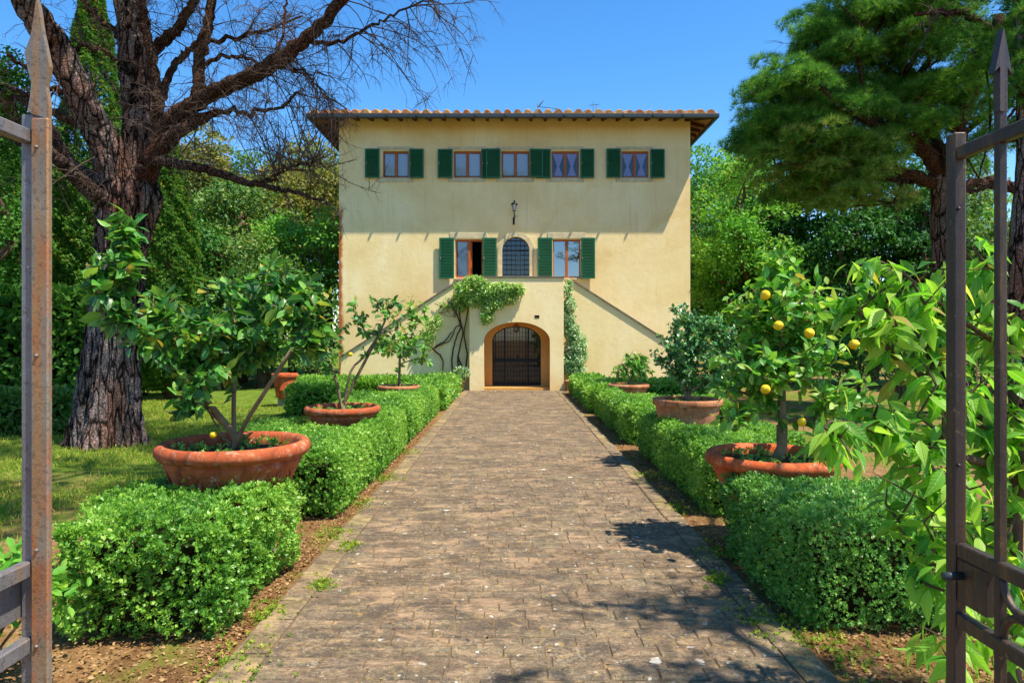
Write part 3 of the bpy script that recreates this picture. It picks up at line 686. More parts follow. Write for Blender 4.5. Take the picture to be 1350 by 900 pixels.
def window(x0, x1, z0, z1, kind, upper=True, open_right=False):
    y = FY+.1; mb = MB(); f = .045
    mb.box((x0+.004, y, z0+.004), (x0+f, y+.055, z1-.004)); mb.box((x1-f, y, z0+.004), (x1-.004, y+.055, z1-.004)); mb.box((x0+f, y+.001, z1-f-.02), (x1-f, y+.055, z1-.004)); mb.box((x0+f, y+.001, z0+.004), (x1-f, y+.055, z0+f+.02))
    xc = (x0+x1)/2; mb.box((xc-.05, y-.018, z0+.03), (xc+.05, y+.054, z1-.03), bev=.008)
    wn = mb.build('window', M['wood'], villa)
    if open_right:
        s_ = MB(); s_.box((xc+.052, y+.06, z0+.05), (xc+.1, y+.5, z1-.05)); s_.build('open_sash', M['wood'], wn)
    for a, b in ((x0+f, xc-.05), (xc+.05, x1-f)):
        if open_right and a > xc: continue
        p = MB(); p.box((a, y+.02, z0+f), (b, y+.026, z1-f)); p.build('pane', M['mirror'] if kind == 'mirror' else M['glass'], wn)
    if kind in ('lace', 'white', 'tied'):
        for a, b in ((x0+.06, xc-.055), (xc+.055, x1-.06)):
            c_ = MB(); c_.smooth = True; yc = y+.045; nn = 28; nz_ = 14; V = []
            for j in range(nz_+1):
                tz = j/nz_; z = z0+.1+(z1-z0-.17)*tz
                if kind == 'tied': wd = .22+.78*abs(tz-.42)/.58
                else: wd = 1.0
                for i in range(nn+1):
                    ux = i/nn-.5; xx = (a+b)/2+ux*(b-a)*wd; V.append((xx, yc+.008*math.sin(i*2.2)+(0), z+(.015*math.sin(i*.8) if j == 0 else 0)))
            c_.add(V, [(j*(nn+1)+i, j*(nn+1)+i+1, (j+1)*(nn+1)+i+1, (j+1)*(nn+1)+i) for j in range(nz_) for i in range(nn)])
            c_.build('curtain', M['pink'] if kind == 'tied' else M['lace'], wn)
    if kind == 'half':
        c_ = MB(); c_.box((x0+.08, y+.05, z0+.06), (xc-.06, y+.052, z1-.06)); c_.build('curtain', M['lace'], wn)
    l = MB(); l.box((x0-.19, FY-.022, z1+.03), (x1+.16, FY+.05, z1+.03+(.11 if upper else .2)), bev=.006); l.build('lintel', M['stone_trim'], wn)
    s_ = MB()
    if upper: s_.box((x0-.19, FY-.022, z0-.15), (x1+.16, FY+.05, z0-.012), bev=.006)
    else: s_.box((x0-.03, FY-.05, z0-.06), (x1+.03, FY+.08, z0-.004), bev=.008)
    s_.build('sill', M['stone_trim'], wn)
    return wn
kinds = ['lace', 'white', 'white', 'tied', 'tied']; Wn = []
for (a, b), k in zip(top_w, kinds): Wn.append(window(wx(a), wx(b), wz(234.5), wz(199), k))
zt, zb = wz(197.3), wz(235.3)
sh = [(0, 482, 501, .075), (0, 540, 559, .075), (1, 577.5, 597, .075), (1, 634.5, 653, .04), (2, 640.5, 660, .10), (2, 698, 716, .10), (3, 707, 726, .045), (3, 764.5, 783, .075), (4, 799, 818, .075), (4, 856.5, 875.5, .075)]
for i, a, b, off in sh: shutter(Wn[i], wx(a), wx(b), zb+random.uniform(-.01, .01), zt+random.uniform(-.01, .01), FY-off)
Wl = [window(wx(600), wx(636.5), wz(366.5), wz(315.5), 'half', False, True), window(wx(729), wx(765.5), wz(366.5), wz(315.5), 'mirror', False)]
for i, a, b in ((0, 579.5, 599), (0, 636.5, 655), (1, 708.5, 728), (1, 765.5, 784)): shutter(Wl[i], wx(a), wx(b), wz(367.5), wz(314), FY-.09)
# arched stair window: stone surround, glass, iron grille
a, b, c, t = AW[:4]; out = outline(a, b, c, t, .48, 24); cx = (a+b)/2
mb = MB(); mb.prism(outline(a+.002, b-.002, c, t-.002, .48, 24), FY+.15, FY+.156); aw = mb.build('window', M['archglass'], villa)
s_ = MB(); inn = [p for p in outline(a-.002, b+.002, c, t+.002, .482, 24)[1:]]+[(a-.002, c)]; ou = [p for p in outline(a-.16, b+.16, c, t+.16, .64, 24)[1:]]+[(a-.16, c)]
n_ = len(inn); V = [(x_, FY-.02, z_) for x_, z_ in inn]+[(x_, FY-.02, z_) for x_, z_ in ou]+[(x_, FY+.05, z_) for x_, z_ in inn]+[(x_, FY+.02, z_) for x_, z_ in ou]
s_.add(V, [(i, i+1, n_+i+1, n_+i) for i in range(n_-1)]+[(i+n_, i+1+n_, i+1+3*n_, i+3*n_) for i in range(n_-1)]+[(i, i+2*n_, i+1+2*n_, i+1) for i in range(n_-1)])
s_.build('surround', M['stone_trim'], aw)
gr = MB()
for i in range(1, 6):
    xx = a+(b-a)*i/6; zt_ = t-.48+.48*math.sqrt(max(0, 1-((xx-cx)/((b-a)/2))**2)); gr.tube([(xx, FY+.1, c), (xx, FY+.1, zt_)], .008, 5)
for zz in np.arange(c+.15, t-.1, .17):
    hw = (b-a)/2 if zz < t-.48 else (b-a)/2*math.sqrt(1-((zz-t+.48)/.48)**2); gr.tube([(cx-hw, FY+.093, zz), (cx+hw, FY+.093, zz)], .008 if abs(zz-(t-.5)) > .09 else .018, 5)
gr.build('grille', M['iron'], aw)

# porch with basket arch, landing above, stairs on both sides
PX0, PX1, PZ = -1.35, 1.755, 3.74
px_ = lambda x: (x-673)/40.0
pz_ = lambda y: 1.8+(444-y)/40.0
AR = (px_(638), px_(725), .0, pz_(424.5), .62, .8)
g = MB(); wall_open(g, PX0, PX1, -.05, PZ, PY, [AR], .8, 1, 28)
g.m = 0
for xx, s_ in ((PX0, 1), (PX1, -1)): g.add([(xx, PY, -.05), (xx, FY, -.05), (xx, FY, PZ), (xx, PY, PZ)], [(0, 1, 2, 3) if s_ < 0 else (3, 2, 1, 0)])
# landing floor sits below the parapet
g.add([(PX0, PY+.25, PZ), (PX1, PY+.25, PZ), (PX1, PY+.25, 2.9), (PX0, PY+.25, 2.9)], [(0, 1, 2, 3)]); g.add([(PX0, PY+.25, 2.9), (PX1, PY+.25, 2.9), (PX1, FY, 2.9), (PX0, FY, 2.9)], [(0, 1, 2, 3)])
porch = g.build('porch', [M['stucco2'], M['ochre']], villa)
# door wall at the back of the arch
DR = ((649-673)/38.6, (713-673)/38.6, .14, 1.8+(444-430)/38.6, .5, .1)
g = MB(); wall_open(g, PX0+.1, PX1-.1, -.05, 2.7, PY+.8, [DR], .1); g.box((AR[0], PY+.12, -.05), (AR[1], PY+.797, .12)); g.build('door_wall', M['ochre'], porch)
g = MB(); g.prism(outline(DR[0]+.002, DR[1]-.002, .14, DR[3]-.002, .5, 24), PY+.87, PY+.876)
dm = Nd('door_glass'); vv = dm.coord(); dm.surf(dm.bsdf(lin('#15181a'), .03, .8, bump=dm.noise(vv, 2, 2), bstr=.03)); M['doorglass'] = dm.m
door = g.build('door', M['doorglass'], villa)
g = MB(); yd = PY+.84; cx = (DR[0]+DR[1])/2; hw = (DR[1]-DR[0])/2
def ztop(x_): return DR[3]-.5+.5*math.sqrt(max(0, 1-((x_-cx)/hw)**2))
for i, xx in enumerate(np.linspace(DR[0]+.02, DR[1]-.02, 17)):
    r_ = .028 if i in (0, 4, 12, 16) else .007; g.box((xx-r_, yd-.02, .14), (xx+r_, yd+.02 if r_ > .01 else yd+.01, max(.3, ztop(xx))))
for zz in np.arange(.3, DR[3]-.1, .165):
    h_ = hw if zz < DR[3]-.5 else hw*math.sqrt(max(0, 1-((zz-DR[3]+.5)/.5)**2)); g.box((cx-h_, yd-.008, zz-.006), (cx+h_, yd+.0, zz+.006))
g.box((DR[0], yd-.025, .94), (DR[1], yd+.02, 1.07)); g.box((DR[0], yd-.026, .14), (DR[1], yd+.02, .26))
arc = [(cx+hw*.985*math.cos(u), yd, DR[3]-.5+.49*math.sin(u)) for u in np.linspace(0, math.pi, 25)]; g.tube(arc, .022, 5)
g.build('grille', M['iron'], door)
g = MB(); g.box((cx+.03, yd-.07, 1.06), (cx+.06, yd-.025, 1.2), bev=.01); g.build('handle', M['iron'], door)
# stairs: sloped side walls with dark coping
def stair(pts, x_in, name):
    g = MB(); (xa, za), (xb, zb) = pts
    xk = xa+(3.66-za)*(xb-xa)/(zb-za); poly = [(x_in, -.05), (x_in, 3.66), (xk, 3.66), (xb, zb), (xb, -.05)]
    if xb < x_in: poly = poly[::-1]
    g.prism(poly, SY, SY+.22)
    st = g.build('stair_wall', M['stucco2'], villa)
    c_ = MB(); n_ = 14; 
    zi_ = poly_z = lambda x_: za+(x_-xa)*(zb-za)/(xb-xa)
    xs_ = (xk, xb); V = []
    for x_ in xs_:
        z_ = zi_(x_); V += [(x_, SY-.05, z_), (x_, SY+.27, z_), (x_, SY+.27, z_+.06), (x_, SY-.05, z_+.06)]
    c_.add(V, [(0,1,2,3),(4,7,6,5),(0,4,5,1),(1,5,6,2),(2,6,7,3),(3,7,4,0)]); c_.build('coping', M['cap'], st)
    t_ = MB(); n_ = 14                                # treads between side wall and facade
    for i in range(n_):
        x_a = x_in+(xb-x_in)*i/n_; x_b = x_in+(xb-x_in)*(i+1)/n_; zz = max(.05, 2.9-2.9*(i+1)/(n_+.6)); t_.box((min(x_a, x_b), SY+.22, 0), (max(x_a, x_b), FY-.002, zz))
    t_.build('steps', M['cap'], st)
sp = lambda x, y: ((x-673)/38.96, 1.8+(444-y)/38.96)
stair([sp(600, 374), (-5.75, 1.09)], PX0, 'l'); stair([sp(765, 377.5), (5.95, 1.22)], PX1, 'r')
g = MB(); g.box((PX0-.03, PY-.035, PZ), (PX1+.03, PY+.28, PZ+.055), bev=.008); g.build('coping', M['cap'], porch)
g = MB(); g.box((PX0-.2, PY-.25, -.01), (PX1+.25, PY+.119, .035), bev=.01); g.build('threshold', M['paving'], porch)
g = MB(); g.box((px_(705), PY-.012, pz_(419)), (px_(711), PY-.001, pz_(415.5))); g.build('number_plate', M['iron'], porch)

# lanterns and aerials are fixed to the villa but are things of their own
lan = thing('wall_lantern', 'black iron lantern on an upright bracket above the arched window', 'lantern', (wx(678), FY, wz(295)))
g = MB(); X, Z = wx(678), wz(292)
g.tube(cr([(X, FY, Z-.05), (X, FY-.12, Z-.1), (X, FY-.2, Z+.02), (X, FY-.2, Z+.18), (X, FY-.2, Z+.34)]), .017, 6); g.tube([(X-.03, FY-.01, Z-.12), (X-.03, FY-.01, Z+.14)], .02, 5); g.tube(cr([(X, FY-.01, Z+.12), (X+.05, FY-.1, Z+.16), (X, FY-.2, Z+.2)]), .01, 5)
g.build('bracket', M['iron'], lan)
def lantern_body(parent, X, Y, Z, s=1.0):
    g = MB(); a4 = [R(45+90*i) for i in range(4)]
    for u in a4: g.tube([(X+.055*s*math.cos(u), Y+.055*s*math.sin(u), Z), (X+.1*s*math.cos(u), Y+.1*s*math.sin(u), Z+.22*s)], .008*s, 4)
    g.lathe([(.06*s, 0), (.062*s, .015*s), (0.001, .016*s)], (X, Y, Z), 4); g.lathe([(.125*s, .22*s), (.125*s, .235*s), (.06*s, .3*s), (.03*s, .31*s), (.03*s, .35*s), (.001, .39*s)], (X, Y, Z), 8)
    o = g.build('frame', M['iron'], parent)
    g = MB(); g.lathe([(.045*s, .02*s), (.085*s, .215*s)], (X, Y, Z), 4); g.build('lamp_glass', M['bulb'], parent)
lantern_body(lan, X, FY-.2, Z+.33)
lan2 = thing('hanging_lantern', 'small rust-red lantern hanging under the crown of the porch arch', 'lantern', (px_(681), PY+.2, pz_(425)))
g = MB(); g.tube([(px_(681), PY+.2, pz_(425)), (px_(681), PY+.2, pz_(428))], .008, 5); g.build('chain', M['iron'], lan2)
g = MB(); X, Z = px_(681), pz_(436)
for i in range(6): u = i*math.pi/3; g.tube([(X+.09*math.cos(u), PY+.2+.09*math.sin(u), Z), (X+.09*math.cos(u), PY+.2+.09*math.sin(u), Z+.17)], .009, 4)
g.lathe([(.001, -.05), (.05, -.02), (.1, 0), (.1, .012)], (X, PY+.2, Z), 6); g.lathe([(.1, .17), (.1, .18), (.03, .22), (.001, .23)], (X, PY+.2, Z), 6)
g.build('frame', simple('rusty_lantern', '#6a2c1c', .6, .4, .3), lan2)
an = thing('tv_antenna', 'thin grey television aerial with a row of short rods above the roof tiles', 'antenna', (wx(709), 27, 10.2))
S27 = lambda x, y: ((x-673)*27/900, 27, 1.8+(444-y)*27/900)
g = MB(); g.tube([S27(709, 168), S27(709, 136)], .018, 5); g.build('mast', M['gutter'], an)
g = MB(); p0, p1 = np.array(S27(711, 141)), np.array(S27(738, 144)); g.tube([p0, p1], .012, 4)
for i in range(12): q = p0+(p1-p0)*i/11; g.tube([q-[0, .12, 0.03], q+[0, .12, .03]], .006, 4)
g.tube([S27(709, 142), S27(717, 132)], .02, 4); g.build('boom', M['gutter'], an)
an2 = thing('tv_antenna', 'faint small aerial further right behind the roof ridge', 'antenna', (3.3, 31, 10.5))
g = MB()
for x_, t_ in ((782, 134), (786, 137)): g.tube([((x_-673)*31/900, 31, 10.9), ((x_-673)*31/900, 31, 1.8+(444-t_)*31/900)], .012, 4)
g.tube([((777-673)*31/900, 31, 12.3), ((790-673)*31/900, 31, 12.35)], .012, 4); g.build('mast', M['gutter'], an2)
# ------------------------------------------------------------------ clipped box hedges
DM = 1.0
def hedge(boxes, label, leaf, wood=True, seed=0, name='box_hedge', cat='hedge', group=None, dens=6.0, mat=None, bulge=.028, k=1.0):
    rng = np.random.default_rng(seed); mb = MB()
    Ymid = np.mean([b[2]+b[3] for b in boxes])/2; base = (np.mean([b[0]+b[1] for b in boxes])/2, Ymid, 0)
    def ins(P, sh, own):
        r = np.zeros(len(P), bool)
        for j_, b in enumerate(boxes):
            if j_ == own: continue
            r |= (P[:, 0] > b[0]+sh) & (P[:, 0] < b[1]-sh) & (P[:, 1] > b[2]+sh) & (P[:, 1] < b[3]-sh) & (P[:, 2] < b[4]-sh)
        return r
    mb.m = 1
    for b in boxes:                                 # brown twiggy inside
        i_ = .17; mb.box((b[0]+i_, b[2]+i_, .02), (b[1]-i_, b[3]-i_, b[4]-i_*1.1))
    mb.m = 0
    for bi, b in enumerate(boxes):
        x0, x1, y0, y1, zt = b[:5]
        faces = [('t', (x1-x0)*(y1-y0)), ('f', (x1-x0)*zt), ('k', (x1-x0)*zt*.4), ('l', (y1-y0)*zt), ('r', (y1-y0)*zt)]
        for f, A in faces:
            n = int(dens*A/(leaf*leaf)*.55*k*DM)
            if n < 1: continue
            u, v = rng.random(n), rng.random(n)
            if f == 't': P = np.stack([x0+u*(x1-x0), y0+v*(y1-y0), np.full(n, zt)], 1); N = np.array([0, 0, 1.])
            if f == 'f': P = np.stack([x0+u*(x1-x0), np.full(n, y0), .03+v*(zt-.03)], 1); N = np.array([0, -1., 0])
            if f == 'k': P = np.stack([x0+u*(x1-x0), np.full(n, y1), .03+v*(zt-.03)], 1); N = np.array([0, 1., 0])
            if f == 'l': P = np.stack([np.full(n, x0), y0+u*(y1-y0), .03+v*(zt-.03)], 1); N = np.array([-1., 0, 0])
            if f == 'r': P = np.stack([np.full(n, x1), y0+u*(y1-y0), .03+v*(zt-.03)], 1); N = np.array([1., 0, 0])
            # round the edges, let the surface bulge, taper to the ground
            c = np.array([(x0+x1)/2, (y0+y1)/2, zt*.45]); h = np.array([(x1-x0)/2, (y1-y0)/2, zt*.55]); q = (P-c)/h
            er = .06/np.maximum(h, .2)
            over = np.maximum(0, np.abs(q)-(1-er*1.6)); over[:, 2] *= (q[:, 2] > 0)
            cnt = (over > 0).sum(1) >= 2
            P = P-np.sign(q)*over*h*np.where(cnt, .5, 0)[:, None]
            lump = .5*np.sin(P[:, 0]*5.3+seed)*np.sin(P[:, 1]*4.1+P[:, 2]*6)+.35*np.sin(P[:, 0]*11+P[:, 2]*13)*np.sin(P[:, 1]*12+seed)+.25*np.sin(P[:, 0]*23+P[:, 1]*19+P[:, 2]*27)
            P = P+N*(lump*bulge-(rng.random(n)**2)*.09*(1 if leaf < .05 else 1.6))[:, None]
            if f != 't':
                lo = np.clip(1-P[:, 2]/(.28*zt), 0, 1); P -= N*(lo**2*.10)[:, None]
                keep = (rng.random(n) > lo*.45)
                gap = np.sin(P[:, 0]*9+P[:, 1]*7+seed*2)*np.sin(P[:, 2]*12+seed)+np.sin(P[:, 0]*17+P[:, 1]*21)*.5; keep &= ~((gap > .8) & (rng.random(n) < .8))
            else: keep = np.ones(n, bool)
            keep &= ~ins(P, .06, bi); P = P[keep]; m = len(P)
            sprout = rng.random(m) < .02; P = P+N*(sprout*rng.random(m)*.035)[:, None]
            D = unit(N[None]*.75+rng.normal(size=(m, 3))*.65+np.array([0, 0, .25])); U = unit(N[None]+rng.normal(size=(m, 3))*.7)
            tone = .5+.3*np.sin(P[:, 0]*3.1+P[:, 1]*2.3+seed)+.25*np.sin(P[:, 0]*9+P[:, 2]*7); rv = np.clip(.30*tone+.12+.5*rng.random(m)**1.2, 0, 1)
            mb.leaves(T_SPRIG if leaf < .05 else T_DIAMOND, P+rng.normal(size=(m, 3))*leaf*.3, frames(D, U), leaf*(1.5 if leaf < .05 else 1.7)*(.65+.7*rng.random(m)), rv)
    o = mb.build(name, [mat or M['box'], M['hedgewood']], loc=base); tag(o, label, cat, group); return o
GL, GR = 'box hedges lining the left side of the path', 'box hedges lining the right side of the path'
# x0 x1 y0 y1 height
hedge([(-2.70,-1.70,3.96,5.0,.72), (-2.15,-1.66,4.8,5.4,.72), (-3.0,-2.5,4.75,5.7,.66)], 'front left box hedge, nearest on the left, below the large terracotta bowl', .034, seed=1, group=GL, dens=4.0, bulge=.055)
hedge([(-3.1,-1.66,6.6,8.5,.70), (-2.05,-1.64,8.4,10.8,.69), (-3.5,-2.8,8.3,9.5,.66)], 'second left box hedge, between the large front bowl and the smaller bowl behind', .03, seed=2, group=GL, dens=4.0)
hedge([(-3.1,-1.68,11.2,14.2,.66), (-2.1,-1.67,14.1,15.8,.66), (-3.6,-2.9,13.6,14.8,.62)], 'third left box hedge along the path, behind the middle bowl', .04, seed=3, group=GL)
hedge([(-2.7,-1.6,16.3,21.6,.58), (-6.9,-2.6,20.4,21.4,.56)], 'last left box hedge, running to the foot of the villa stairs', .055, seed=4, group=GL)
hedge([(-5.1,-3.9,15.4,16.8,.70)], 'squat box hedge on the lawn beside the upright terracotta pot', .05, seed=14, group=GL)
hedge([(1.73,3.05,4.08,5.25,.73), (1.73,2.1,5.1,5.65,.72)], 'front right box hedge with a shaded face, nearest on the right', .025, seed=5, group=GR, mat=M['box_shaded'], dens=3.8, bulge=.04)
hedge([(1.93,2.9,6.7,8.6,.70), (1.95,2.3,8.5,10.6,.68), (2.9,3.5,8.0,9.2,.66)], 'second right box hedge, behind the lemon tree bowl', .03, seed=6, group=GR, dens=4.0)
hedge([(1.92,2.9,11.2,13.4,.66), (1.9,2.4,13.2,15.3,.66), (2.9,4.1,12.4,13.6,.62)], 'third right box hedge along the path, beside the tapered planter', .04, seed=7, group=GR)
hedge([(1.88,2.8,15.8,21.6,.60), (2.7,5.4,18.6,19.8,.58)], 'last right box hedge, ending under the flowering climber of the porch', .055, seed=8, group=GR)

# ------------------------------------------------------------------ terracotta pots on plinths
def pot(X, Y, rim, r, kind, label, mat, group='terracotta planters among the hedges', plinth=True):
    H = {'bowl': .52, 'taper': .5, 'upright': .62}[kind]; s = r/.6 if kind == 'bowl' else 1
    if kind == 'bowl': H = .5*s if r > .4 else .42*s
    z0 = rim-H
    t = thing('terracotta_pot', label, 'planter', (X, Y, max(z0, 0)), group)
    g = MB()
    if kind == 'bowl':
        pr = [(.001, 0), (.60*r, 0), (.66*r, .05*H), (.78*r, .42*H), (.86*r, .62*H), (.885*r, .66*H), (.885*r, .70*H), (.865*r, .72*H), (.90*r, .76*H)]
        body = pr; rimp = [(.90*r, .76*H), (.96*r, .775*H), (1.0*r, .83*H), (1.005*r, .90*H), (.985*r, .965*H), (.94*r, 1.0*H), (.88*r, .99*H), (.85*r, .93*H), (.83*r, .80*H), (.8*r, .7*H)]
    elif kind == 'taper':
        body = [(.001, 0), (.72*r, 0), (.75*r, .03), (.92*r, .8*H), (.92*r, .82*H)]
        rimp = [(.92*r, .82*H), (.975*r, .83*H), (.99*r, .86*H), (1.0*r, .98*H), (.985*r, 1.0*H), (.92*r, 1.0*H), (.9*r, .95*H), (.86*r, .7*H)]
    else:
        body = [(.001, 0), (.62*r, 0), (.64*r, .02), (.72*r, .3*H), (.74*r, .31*H), (.74*r, .34*H), (.73*r, .35*H), (.9*r, .84*H)]
        rimp = [(.9*r, .84*H), (.98*r, .85*H), (1.0*r, .88*H), (1.0*r, .97*H), (.97*r, 1.0*H), (.9*r, 1.0*H), (.86*r, .9*H)]
    g.lathe(body, (X, Y, z0), 56); b = g.build('bowl', mat, t)
    g = MB(); g.lathe(rimp, (X, Y, z0), 56); g.build('rim', mat, t)
    if kind == 'bowl' and r > .55:
        for aa in (-92, -20, 200):
            g = MB(); q = np.array([X+.80*r*math.cos(R(aa)), Y+.80*r*math.sin(R(aa)), z0+.45*H]); nn = np.array([math.cos(R(aa)), math.sin(R(aa)), -.35])
            u_ = unit(np.cross(nn, [0, 0, 1])); v_ = np.cross(u_, nn)
            for rr_ in (.085, .05): g.tube([q+u_*rr_*math.cos(k)+v_*rr_*math.sin(k) for k in np.linspace(0, 6.28, 17)], .008, 5, cap=False)
            g.build('medallion', mat, t)
    g = MB(); ns = 24; rr_ = .86*r; zs = rim-H*.2
    V = [(X, Y, zs+.03)]+[(X+rr_*.5*math.cos(k), Y+rr_*.5*math.sin(k), zs+.02) for k in np.linspace(0, 2*math.pi, ns, endpoint=False)]+[(X+rr_*math.cos(k), Y+rr_*math.sin(k), zs) for k in np.linspace(0, 2*math.pi, ns, endpoint=False)]
    g.smooth = True; g.add(V, [(0, 1+i, 1+(i+1) % ns) for i in range(ns)]+[(1+i, 1+ns+i, 1+ns+(i+1) % ns, 1+(i+1) % ns) for i in range(ns)]); g.build('soil', M['soil'], t)
    rng = np.random.default_rng(int(X*100) % 997+5); n = int(260*r/.6); a = rng.random(n)*6.28; q = np.sqrt(rng.random(n))*rr_*.95
    cl = (np.sin(a*3+X)+rng.random(n)*1.2) > .2; a, q = a[cl], q[cl]; n = len(a)
    g = MB(); P = np.stack([X+q*np.cos(a), Y+q*np.sin(a), np.full(n, zs+.02)+rng.random(n)*.03], 1); D = unit(rng.normal(size=(n, 3))*.6+[0, 0, .7]); g.leaves(T_SPRIG, P, frames(D, rng.normal(size=(n, 3))), .05*(.6+.8*rng.random(n)), rng.random(n)); w_ = g.build('weeds', M['box'], t); w_['kind'] = 'stuff' if False else 'thing'; w_['kind'] = 'stuff'
    if plinth and z0 > .04:
        g = MB(); pw = .42*r; g.box((X-pw, Y-pw, 0), (X+pw, Y+pw, z0-.002), bev=.015); o = g.build('stone_plinth', M['plinth'], loc=(X, Y, 0))
        return t, (X, Y, zs), (o, label)
    return t, (X, Y, zs), None
P1 = pot(-2.16, 5.35, .99, .57, 'bowl', 'largest terracotta bowl with medallions, holding the big citrus tree at front left', M['terra'])
P2 = pot(-2.30, 9.35, .86, .51, 'bowl', 'middle terracotta bowl on the left, holding the sparse citrus tree', M['terra'])
P3 = pot(-2.50, 15.3, .72, .47, 'bowl', 'farthest terracotta bowl on the left, under the light green citrus', M['terra2'])
P4 = pot(2.20, 5.75, .83, .54, 'bowl', 'terracotta bowl at front right holding the tree with ripe lemons', M['terra3'])
P5 = pot(2.45, 9.45, .95, .475, 'taper', 'tapered terracotta planter on the right under the round dark shrub', M['terra2'])
P6 = pot(2.68, 15.5, .74, .47, 'bowl', 'farthest terracotta bowl on the right under the drooping small tree', M['terra2'])
P7 = pot(-5.82, 17.6, .86, .33, 'upright', 'upright orange terracotta flowerpot standing on the left lawn', M['terra3'])
PL = ['stone plinth carrying the largest left bowl', 'stone plinth carrying the middle left bowl', 'stone plinth carrying the farthest left bowl', 'stone plinth carrying the lemon tree bowl', 'stone plinth carrying the tapered planter', 'stone plinth carrying the farthest right bowl', 'low square stone slab under the upright orange flowerpot']
for p_, l_ in zip((P1, P2, P3, P4, P5, P6, P7), PL):
    if p_[2]: tag(p_[2][0], l_, 'plinth')

# ------------------------------------------------------------------ citrus trees in the pots
def citrus(base, stems, lobes, label, leafm, L, per, tipn, rt=.006, tmpl=T_LEAF, seed=1, name='citrus_tree', cat='citrus tree', droop=.25, back=.3, lemons=(), bark='citrusbark', step=.09, wig=.14, spread=1.0, trunk=None):
    rng = np.random.default_rng(seed); t = thing(name, label, cat, base)
    b = np.array(base); st = trunk or [b-[0, 0, .05], b+[.01, 0, .12]]
    starts = [st]
    for s_ in stems: starts.append((cr([np.array(q) for q in s_], 3), len(st)-1))
    tips = np.concatenate([inell(c, r, n, rng, .25) for c, r, n in lobes])
    nodes, par, ids = skeleton(starts, tips, step, .0, wig, rng, up=.15)
    g = MB(); skel_tubes(g, nodes, par, ids, rt, trunk is None and max(.02, .03) or .045, 7, 2.4); g.build('trunk', M[bark], t)
    g = MB(); leafy(g, nodes, par, ids, tmpl, L, per, back, spread, droop, rng); g.build('foliage', M[leafm], t)
    for i, q in enumerate(lemons):
        g = MB(); r_ = q[3]; a_ = rng.random()*1.0; tl = Matrix.Rotation(.6+a_, 3, 'X') @ Matrix.Rotation(.5*rng.normal(), 3, 'Y')
        g.lathe([(.001, -1.32*r_), (.16*r_, -1.22*r_), (.45*r_, -1.0*r_), (.8*r_, -.6*r_), (1*r_, 0), (.86*r_, .55*r_), (.5*r_, .95*r_), (.001, 1.12*r_)], q[:3], 16, tilt=tl); lo = g.build('lemon', M['lemon'], t)
    return t
d = Nd('lemon_peel'); v = d.coord(); c = d.ramp(d.noise(v, 18, 4), [(.3, lin('#e8b80c')), (.6, lin('#f2cc10')), (.8, lin('#d8c420'))]); d.surf(d.bsdf(c, .45, .4, bump=d.noise(v, 260, 2), bstr=.25)); M['lemon'] = d.m
L_ = lambda x, y, Y: np.array(PX(x, y, Y))
def lobe(x, y, Y, rx, rz, n, ry=None): return (L_(x, y, Y), ((rx*Y/900), ry or rx*Y/900, rz*Y/900), n)
b1 = P1[1]
citrus(b1, [[b1, L_(285,560,5.35), L_(262,515,5.3), L_(235,470,5.2)], [b1, L_(308,540,5.4), L_(310,480,5.5), L_(315,420,5.5)], [b1, L_(322,560,5.2), L_(350,515,5.1), L_(385,460,5.0)], [L_(262,515,5.3), L_(215,465,5.0), L_(180,430,4.8), L_(140,395,4.7), L_(122,360,4.65)], [L_(262,530,5.3), L_(232,545,5.1), L_(215,540,5.0)]],
       [lobe(265,440,5.25,75,65,30), lobe(330,430,5.4,85,75,38), lobe(395,415,5.2,45,52,22), lobe(345,370,5.3,40,35,10), lobe(140,355,4.7,38,55,16,.2), lobe(165,300,4.9,34,32,8,.2), lobe(155,420,4.8,32,40,7,.2), lobe(245,520,5.0,35,22,5), lobe(400,380,5.3,35,40,10), lobe(215,400,5.2,30,40,8)],
       'large spreading citrus tree with broad dark leaves in the biggest left bowl', 'citrus', .105, 24, 0, rt=.0055, seed=21, back=.34, droop=.5, lemons=[(*L_(281,573,5.2), .026)], bark='citrusbark')
b2 = P2[1]
citrus(b2, [[b2, L_(440,490,9.3), L_(420,455,9.3)], [b2, L_(462,490,9.3), L_(480,470,9.4), L_(500,440,9.4)], [L_(500,440,9.4), L_(510,415,9.4), L_(512,390,9.4)]],
       [lobe(425,450,9.3,34,30,16), lobe(475,420,9.4,28,30,9), lobe(510,450,9.4,38,26,12), lobe(500,400,9.4,36,16,9), lobe(440,480,9.2,40,16,6), lobe(545,455,9.5,20,18,4)],
       'sparse citrus tree with open crooked stems in the middle left bowl', 'citrus', .1, 9, 0, rt=.006, seed=22, back=.25, lemons=[(*L_(462,467,9.2), .03)])
b3 = P3[1]
citrus(b3, [[b3, L_(527,480,15.3), L_(527,460,15.3)]], [lobe(535,440,15.3,32,36,26), lobe(548,410,15.3,18,26,9), lobe(515,465,15.3,28,20,9), lobe(556,466,15.3,20,22,8)],
       'light green citrus tree in the farthest left bowl, in front of the stairs', 'citrusy', .13, 9, 0, rt=.009, seed=23, back=.35)
b4 = P4[1]
